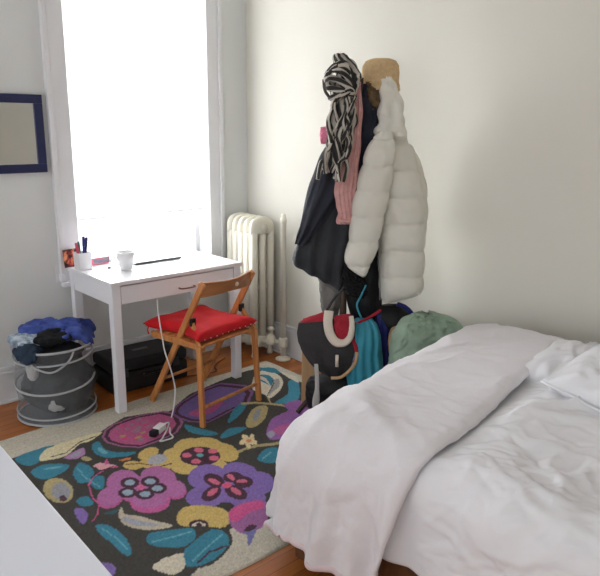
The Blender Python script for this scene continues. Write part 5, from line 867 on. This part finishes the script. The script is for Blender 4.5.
cloth('wool_coat', [(-0.087,1.494,0.115,1.545,0.030,-0.010),(-0.127,1.434,0.128,1.485,0.060,-0.010),(-0.166,1.333,0.123,1.319,0.075,-0.010),(-0.211,1.188,0.109,1.127,0.080,-0.010),(-0.241,1.041,0.088,0.968,0.085,-0.010),(-0.262,0.923,0.060,0.816,0.085,-0.010),(-0.272,0.880,0.057,0.739,0.082,-0.010),(-0.266,0.847,0.048,0.689,0.075,-0.010),(-0.250,0.836,0.043,0.678,0.030,-0.010)], M_coat,
      'long charcoal coat with pleated skirt hanging from the stand nearest the radiator', 'coat', soft(2, .008, 14, .024, 13, 1.6))
cloth('wool_jacket', [(-0.111,1.457,0.019,1.467,0.020,0.070),(-0.135,1.398,0.022,1.369,0.035,0.070),(-0.169,1.298,0.004,1.279,0.040,0.070),(-0.208,1.176,-0.055,1.177,0.042,0.070),(-0.242,1.053,-0.135,1.064,0.035,0.070),(-0.268,0.969,-0.205,0.959,0.012,0.070)], M_navy2,
      'dark jacket with a slanting front edge worn over the long charcoal coat', 'jacket', soft(5, .008, 14, .012, 8))
cloth('navy_cardigan', [(0.032,1.765,0.121,1.766,0.020,0.045),(0.036,1.642,0.156,1.633,0.050,0.045),(0.020,1.496,0.146,1.487,0.055,0.045),(0.014,1.347,0.116,1.338,0.050,0.045),(0.008,1.195,0.081,1.170,0.030,0.045),(0.010,1.118,0.052,1.093,0.010,0.045)], M_navy,
      'dark navy garment squeezed between the pink scarf and the pale puffer jacket', 'cardigan', soft(9, .006, 14, .007, 7))
cloth('black_trousers', [(0.107,1.215,0.201,1.215,0.030,-0.020),(0.071,1.030,0.209,1.021,0.050,-0.020),(0.034,0.841,0.216,0.837,0.060,-0.020),(0.016,0.703,0.213,0.648,0.060,-0.020),(0.041,0.579,0.206,0.546,0.045,-0.020),(0.075,0.523,0.186,0.500,0.010,-0.020)], M_blkbag,
      'black trousers showing in the gap below the puffer sleeve', 'trousers', soft(13, .006, 14, .008, 7))
cloth('black_fleece_glove', [(-0.003,0.861,0.076,0.808,0.020,0.100),(-0.012,0.808,0.098,0.766,0.040,0.100),(-0.006,0.754,0.110,0.733,0.042,0.100),(0.027,0.701,0.101,0.690,0.020,0.100)], M_blackf,
      'fuzzy black fleece showing under the cuff of the puffer sleeve', 'clothes', soft(17, .012, 40))
cloth('grey_sweater', [(-0.136,0.766,0.005,0.723,0.030,-0.030),(-0.124,0.688,-0.004,0.667,0.045,-0.030),(-0.117,0.610,-0.013,0.599,0.040,-0.030),(-0.094,0.530,-0.034,0.530,0.020,-0.030)], mat('grey_knit', (128,126,122), .95, .4, 90, .1, 20),
      'grey knitted sleeve below the hem of the long charcoal coat', 'sweater', soft(19, .006, 20, .006, 6))

pj = thing('puffer_jacket', tuple(RP(.26, .6, .08)), 'pale grey quilted puffer jacket with hood hanging on the bed side of the stand', 'jacket')
b = garment(MB(), [(0.127,1.541,0.267,1.546,0.030,0.060),(0.105,1.458,0.316,1.449,0.060,0.060),(0.120,1.324,0.364,1.310,0.075,0.060),(0.156,1.172,0.397,1.158,0.085,0.060),(0.172,1.017,0.406,1.003,0.090,0.060),(0.178,0.875,0.408,0.876,0.092,0.060),(0.188,0.751,0.409,0.758,0.090,0.060),(0.201,0.669,0.400,0.720,0.070,0.060),(0.223,0.653,0.380,0.703,0.030,0.060)], 150, 64, .8, quilt(.135, 2, .023)).build('jacket_body', M_puff, pj)
garment(MB(), [(0.145,1.541,0.199,1.542,0.010,0.150),(0.112,1.508,0.215,1.494,0.030,0.150),(0.081,1.441,0.219,1.403,0.045,0.150),(0.050,1.315,0.201,1.257,0.060,0.150),(0.025,1.177,0.177,1.113,0.060,0.150),(0.009,1.016,0.148,0.955,0.058,0.150),(-0.008,0.902,0.101,0.835,0.050,0.150),(0.003,0.871,0.081,0.814,0.025,0.150)], 130, 48, .85, quilt(.125, 7, .02)).build('sleeve', M_puff, pj)
garment(MB(), [(0.279,1.497,0.331,1.467,0.020,0.000),(0.303,1.422,0.371,1.397,0.045,0.000),(0.336,1.270,0.414,1.265,0.050,0.000),(0.353,1.130,0.426,1.130,0.050,0.000),(0.348,1.025,0.422,1.014,0.042,0.000),(0.360,0.993,0.408,0.988,0.020,0.000)], 100, 40, .85, quilt(.12, 9, .012)).build('sleeve', M_puff, pj)
garment(MB(), [(0.164,1.806,0.198,1.801,0.010,0.080),(0.146,1.764,0.229,1.755,0.035,0.080),(0.144,1.679,0.258,1.670,0.055,0.080),(0.143,1.594,0.276,1.585,0.065,0.080),(0.120,1.531,0.284,1.527,0.065,0.080),(0.116,1.497,0.286,1.493,0.030,0.080)], 80, 40, .8, soft(23, .010, 22, .006, 5)).build('hood', M_puff, pj)
MB().tube(spline([RP(s, z, .165) for s, z in [(0.197,1.518),(0.173,1.404),(0.155,1.234),(0.159,1.009),(0.176,0.697)]], 8), .004, 6).build('zip', mat('grey_zip', (120,118,116), .5), pj)

ht = thing('straw_hat', tuple(RP(.18, 1.68, .02)), 'tan straw hat perched on top of the coat stand', 'hat')
hc = [(0.157,1.873),(0.162,1.759)]
hz0, hz1 = hc[1][1], hc[0][1]+.016
MB().lathe([(.001, hz1), (.05, hz1-.002), (.075, hz1-.012), (.090, hz1-.035), (.094, hz1-.07), (.092, hz0+.02), (.098, hz0), (.094, hz0), (.085, hz0+.03), (.001, hz0+.06)], 40, RP(hc[0][0], 0, .0)).build('crown', M_straw, ht)
MB().lathe([(.0925, hz0+.012), (.098, hz0-.004), (.101, hz0-.022), (.098, hz0-.024), (.094, hz0-.008), (.0905, hz0+.004)], 40, RP(hc[0][0], 0, .0)).build('brim', M_straw, ht)
cloth('brown_cap', [(0.080,1.774,0.153,1.784,0.015,0.060),(0.081,1.727,0.160,1.727,0.035,0.060),(0.098,1.665,0.157,1.661,0.030,0.060),(0.115,1.618,0.149,1.618,0.010,0.060)], mat('mottled_brown', (112,92,66), .9, .3, 60, .4, 40), 'mottled brown cloth cap hanging just below the straw hat', 'cap', soft(31, .006, 30))

pk = thing('knitted_scarf', tuple(RP(-.02, 1.0, .13)), 'dusty pink ribbed knitted scarf hanging from the stand', 'scarf')
rib = lambda u, v, s, r: (.0045*math.sin(u*16+1.5*nz(v*4, 2))+.006*nz(v*5, u*2), .008*nz(v*9, 5, u))
garment(MB(), [(0.014,1.769,0.048,1.769,0.012,0.130),(-0.003,1.695,0.055,1.686,0.022,0.130),(-0.019,1.592,0.059,1.583,0.024,0.130),(-0.041,1.473,0.058,1.464,0.026,0.130),(-0.058,1.352,0.047,1.343,0.024,0.130),(-0.070,1.254,0.039,1.250,0.022,0.130),(-0.059,1.179,0.047,1.175,0.020,0.130),(-0.048,1.134,0.053,1.135,0.020,0.130),(-0.057,1.099,0.064,1.094,0.022,0.130),(-0.052,1.083,0.059,1.084,0.012,0.130)], 90, 72, .8, rib).build('scarf_body', M_pinkk, pk)
MB().tube([RP(s, z, .158) for s, z in [(-0.054,1.113),(-0.029,1.103),(0.011,1.100),(0.056,1.108)]], .008, 8, flat=.5).build('cuff_edge', M_pinkk, pk)

sc_ = MB(); stripe = []
def striped(n, w_, drift, ph):
    m = len(sc_.v)-len(stripe)
    for q in range(m):
        i_, k_ = divmod(q, n); s_ = .5+.5*math.sin(2*PI*(k_/w_+i_*drift+ph)+1.5*nz(i_*.15, k_*.1, ph*7)); stripe.append(s_)
garment(sc_, [(-0.081,1.893,-0.035,1.897,0.015,0.160),(-0.090,1.857,-0.001,1.866,0.040,0.160),(-0.080,1.812,0.039,1.808,0.050,0.160),(-0.084,1.776,0.040,1.772,0.040,0.160),(-0.097,1.721,0.027,1.731,0.045,0.160),(-0.095,1.657,0.020,1.657,0.045,0.160),(-0.108,1.568,0.022,1.569,0.050,0.160),(-0.111,1.488,0.015,1.498,0.050,0.160),(-0.125,1.421,-0.003,1.441,0.042,0.160),(-0.134,1.373,-0.056,1.388,0.030,0.160),(-0.118,1.334,-0.079,1.349,0.012,0.160)], 110, 64, .8,
        lambda u, v, s, r: (.010*math.sin(u*11+5*nz(v*7, 3)+v*9)+.016*fr((u*.5, v*2.2, 4), 4, 3), .018*fr((v*3, 1, u*.3), 3.2, 3)))
striped(64, 7.1, .035, 0)
rs_ = random.Random(5)
for k in range(11):
    px = rs_.uniform(-.085, .03); pts = []
    for i in range(9):
        v = i/8; z = 1.70-.35*v-rs_.uniform(0, .05)*v
        pts.append(RP(px*(.85+.25*v)-.05*v-.02+.018*math.sin(v*9+k*2.1), z, .205+.018*math.sin(v*11+k*1.3)))
    sc_.tube(spline(pts, 5), [.012+.007*math.sin(PI*i/40) for i in range(41)], 8, flat=.55, up=(EN.x, EN.y, 0)); striped(8, 4, .05, k*.37)
for k in range(7):      # the knot and its loops
    h_ = .012*(k-3); A = .062-.006*abs(k-3)
    sc_.ringtube([RP(-.045+A*math.cos(t)-.005*k, 1.745+h_*1.6+.026*math.sin(t)+.03*math.cos(t+k), .20+.035*math.sin(t)) for t in [2*PI*i/28 for i in range(28)]], .014, 8); striped(8, 4, .06, k*.29)
o = sc_.build('patterned_scarf', M_scarf, loc=tuple(RP(-.06, 1.2, .16)))
sa = o.data.color_attributes.new('stripe', 'FLOAT_COLOR', 'POINT'); sa.data.foreach_set('color', np.repeat(np.array(stripe, np.float32), 4))
tag(o, 'black and cream patterned scarf bunched in a knot at the top of the coat stand', 'scarf')
cloth('pink_cloth', [(-0.137,1.558,-0.097,1.564,0.008,0.050),(-0.141,1.520,-0.101,1.520,0.016,0.050),(-0.135,1.476,-0.110,1.476,0.007,0.050)], mat('bright_pink', (222,130,158), .9, .2, 60), 'bit of bright pink fabric peeping out beside the patterned scarf', 'cloth', soft(41, .004, 30))

# bags
tt = thing('tote_bag', tuple(RP(-.1, .38, .13)), 'charcoal shoulder bag with crimson lining and cream strap hanging low on the stand', 'bag')
garment(MB(), [(-0.239,0.567,0.015,0.595,0.018,0.150),(-0.249,0.529,0.053,0.541,0.040,0.150),(-0.238,0.457,0.071,0.465,0.055,0.150),(-0.206,0.385,0.068,0.387,0.055,0.150),(-0.147,0.318,0.044,0.320,0.045,0.150),(-0.088,0.274,0.003,0.280,0.025,0.150),(-0.055,0.257,-0.018,0.257,0.010,0.150)], 60, 60, .8, soft(51, .006, 12, .006, 7)).build('bag_body', M_tote, tt)
garment(MB(), [(-0.218,0.583,-0.093,0.627,0.008,0.130),(-0.239,0.561,-0.088,0.600,0.030,0.130),(-0.244,0.533,-0.076,0.556,0.030,0.130),(-0.233,0.506,-0.075,0.518,0.015,0.130)], 30, 40, .8, soft(52, .003, 20)).build('lining', M_crim, tt)
garment(MB(), [(-0.056,0.620,0.020,0.632,0.008,0.200),(-0.060,0.588,0.032,0.594,0.014,0.200),(-0.054,0.535,0.028,0.541,0.014,0.200),(-0.033,0.492,0.014,0.497,0.006,0.200)], 30, 40, .8, soft(53, .004, 30)).build('lining', M_crim, tt)
MB().tube(spline([RP(s, z, .212) for s, z in [(-0.088,0.650),(-0.092,0.592),(-0.080,0.528),(-0.049,0.485),(-0.007,0.480),(0.023,0.512),(0.031,0.571),(0.025,0.624)]], 8), [.024]*28+[.022-.011*i/29 for i in range(29)], 10, flat=.36, up=(E1.x,E1.y,0)).build('strap', M_cream, tt)
MB().tube(spline([RP(s, z, .19) for s, z in [(-0.069,0.278),(-0.016,0.284),(0.030,0.324),(0.060,0.374),(0.063,0.423)]], 8), .009, 8, flat=.6).build('trim', M_tan, tt)
MB().tube(spline([RP(s, z, .185) for s, z in [(0.031,0.498),(0.053,0.454),(0.065,0.400),(0.050,0.361)]], 6), .012, 8, flat=.5).build('side_panel', M_crim, tt)
a, c2 = [(-0.042,0.415),(-0.041,0.349)]
MB().tube([RP(a[0], a[1], .215), RP(c2[0], c2[1], .213)], .0085, 8, flat=.35, up=(E1.x,E1.y,0)).build('tag', M_cream, tt)
MB().tube(spline([RP(s, z, .10) for s, z in [(-0.102,0.602),(-0.061,0.678),(-0.000,0.760),(0.032,0.893)]], 6), .007, 8, flat=.5).build('shoulder_strap', M_tote, tt)
td = thing('drawstring_bag', tuple(RP(.09, .26, .12)), 'turquoise drawstring bag hanging between the charcoal bag and the blue bag', 'bag')
garment(MB(), [(0.059,0.590,0.148,0.585,0.012,0.130),(0.039,0.557,0.175,0.552,0.030,0.130),(0.030,0.496,0.194,0.492,0.055,0.130),(0.022,0.402,0.202,0.403,0.065,0.130),(0.015,0.289,0.212,0.290,0.070,0.130),(0.028,0.198,0.205,0.199,0.060,0.130),(0.056,0.152,0.180,0.153,0.030,0.130)], 70, 72, .8, soft(61, .006, 12, .009, 13, 1.4)).build('bag_body', M_teal2, td)
MB().tube(spline([RP(s, z, .14) for s, z in [(0.089,0.587),(0.061,0.658),(0.080,0.711),(0.104,0.770)]], 6), .005, 6).build('cord_loop', M_teal2, td)
MB().tube(spline([RP(s, z, .15) for s, z in [(0.022,0.541),(0.068,0.569),(0.129,0.601),(0.185,0.640)]], 6), .008, 8, flat=.5).build('red_strap', M_crim, td)['label'] = 'crimson strap'
cloth('blue_bag', [(0.176,0.583,0.262,0.584,0.020,0.030),(0.180,0.493,0.277,0.494,0.050,0.030),(0.189,0.379,0.283,0.368,0.060,0.030),(0.205,0.263,0.283,0.240,0.060,0.030),(0.231,0.158,0.281,0.146,0.030,0.030),(0.244,0.098,0.272,0.098,0.010,0.030)], M_royal, 'deep blue bag hanging behind the turquoise drawstring bag', 'bag', soft(71, .006, 12, .008, 7))
bk = thing('black_backpack', tuple(RP(.25, .5, .0)), 'black bag with a blue edge under the hem of the puffer jacket', 'bag')
garment(MB(), [(0.184,0.620,0.303,0.632,0.020,0.000),(0.175,0.586,0.353,0.593,0.060,0.000),(0.182,0.541,0.382,0.553,0.080,0.000),(0.216,0.495,0.390,0.508,0.080,0.000),(0.263,0.427,0.382,0.451,0.060,0.000),(0.298,0.381,0.363,0.393,0.020,0.000)], 40, 56, .8, soft(73, .005, 12)).build('bag_body', M_blkbag, bk)
MB().tube(spline([RP(s, z, .05) for s, z in [(0.284,0.645),(0.327,0.629),(0.366,0.590),(0.379,0.540),(0.370,0.512)]], 8), .012, 8).build('blue_edge', M_royal, bk)['label'] = 'royal blue edge'
cloth('tan_bag', [(0.260,0.532,0.307,0.544,0.010,0.100),(0.240,0.499,0.324,0.516,0.030,0.100),(0.236,0.449,0.327,0.455,0.035,0.100),(0.245,0.381,0.314,0.382,0.035,0.100),(0.258,0.325,0.301,0.325,0.015,0.100)], M_tan, 'small tan bag tucked between the blue bag and the green bundle', 'bag', soft(75, .005, 12))
cloth('green_bundle', [(0.332,0.656,0.441,0.662,0.020,0.280),(0.283,0.630,0.522,0.637,0.060,0.280),(0.245,0.578,0.575,0.590,0.085,0.280),(0.223,0.504,0.575,0.517,0.095,0.280),(0.217,0.424,0.565,0.442,0.100,0.280),(0.220,0.338,0.551,0.350,0.100,0.280),(0.244,0.140,0.543,0.153,0.100,0.280),(0.271,-0.007,0.532,0.006,0.095,0.280),(0.294,-0.052,0.514,-0.045,0.070,0.280)], M_sage,
      'crumpled sage green fabric bundle standing between coat stand and bed', 'bundle',
      lambda u, v, s, r: (.03*fr((u*.6, v*2, 3), 2.6, 3)+.026*max(0, 1-abs(nz(u*2.5+v*3, v*7-u*2, 2))*3)**1.5+.018*max(0, 1-abs(nz(u*5-v*4, v*9+u*3, 7))*3), .012*fr((v*4, 2, u), 2, 3)), nr=90, na=90)
cloth('black_holdall', [(-0.176,0.244,0.013,0.274,0.030,0.090),(-0.197,0.203,0.052,0.228,0.080,0.090),(-0.202,0.145,0.076,0.158,0.090,0.090),(-0.190,0.086,0.078,0.088,0.090,0.090),(-0.168,0.051,0.057,0.040,0.060,0.090)], M_blkbag, 'black bag slumped on the floor under the charcoal shoulder bag', 'bag', soft(81, .010, 12, .006, 7))
a, c2 = [(-0.217,0.355),(-0.134,0.089)]
b = MB().box(a[0], c2[0], -.035, .035, .0, a[1]); b.v = [tuple(RP(p[0], p[2], -.10+p[1])) for p in b.v]
tag(b.build('wooden_post', wood('pale_post_wood', (188,150,108), (208,172,128), 2, 5), loc=tuple(RP((a[0]+c2[0])/2, 0, -.10)), smooth=False, bevel=.004), 'pale tan wooden post standing behind the charcoal shoulder bag', 'post')
pts = [(-0.150,0.367),(-0.144,0.290),(-0.143,0.223),(-0.147,0.167),(-0.152,0.127)]
tag(MB().tube(spline([RP(s, z, .22) for s, z in pts], 6), [.011]*12+[.012+.007*math.sin(PI*i/13) for i in range(13)], 10, flat=.3, up=(E1.x,E1.y,0)).build('hanging_strap', mat('pale_grey_strap', (188,184,180), .6, .1, 60), loc=tuple(RP(pts[4][0], pts[4][1], .22))), 'pale grey strap end hanging in front of the black bag on the floor', 'strap')


# ------------------------------------------------------------------ light
def area(name, loc, target, sx, sy_, power, col=(1,1,1)):
    L = bpy.data.lights.new(name, 'AREA'); L.shape = 'RECTANGLE'; L.size = sx; L.size_y = sy_; L.energy = power*1.0; L.color = col
    o = bpy.data.objects.new(name, L); COL.objects.link(o); o.location = loc
    o.rotation_euler = (Vector(target)-Vector(loc)).to_track_quat('-Z', 'Y').to_euler(); return o
area('window_daylight', (2.08, 4.35, 1.7), (2.08, 0, 1.55), 2.4, 2.8, 640, (.97,.985,1))
wd = bpy.data.worlds.new('daylight'); scene.world = wd; wd.use_nodes = True
bg = wd.node_tree.nodes['Background']; bg.inputs['Color'].default_value = (.92,.965,1,1); bg.inputs['Strength'].default_value = 1.8

# ------------------------------------------------------------------ camera
cam = bpy.data.cameras.new('camera'); co_ = bpy.data.objects.new('camera', cam); COL.objects.link(co_); scene.camera = co_
yaw, pitch, roll = math.radians(41.5), math.radians(13.85), math.radians(.33)
f = Vector((math.sin(yaw)*math.cos(pitch), math.cos(yaw)*math.cos(pitch), -math.sin(pitch))); r = Vector((math.cos(yaw), -math.sin(yaw), 0)); u = r.cross(f)
r2 = r*math.cos(roll)+u*math.sin(roll); u2 = u*math.cos(roll)-r*math.sin(roll)
co_.matrix_world = Matrix(((r2.x,u2.x,-f.x,0),(r2.y,u2.y,-f.y,0),(r2.z,u2.z,-f.z,1.56),(0,0,0,1)))
cam.sensor_fit = 'HORIZONTAL'; cam.sensor_width = 36; cam.lens = 655/600*36; cam.shift_x = 10/600; cam.clip_start = .02
scene.view_settings.view_transform = 'Standard'; scene.view_settings.look = 'None'; scene.view_settings.gamma = 1; scene.view_settings.use_curve_mapping = False
scene.view_settings.exposure = 0
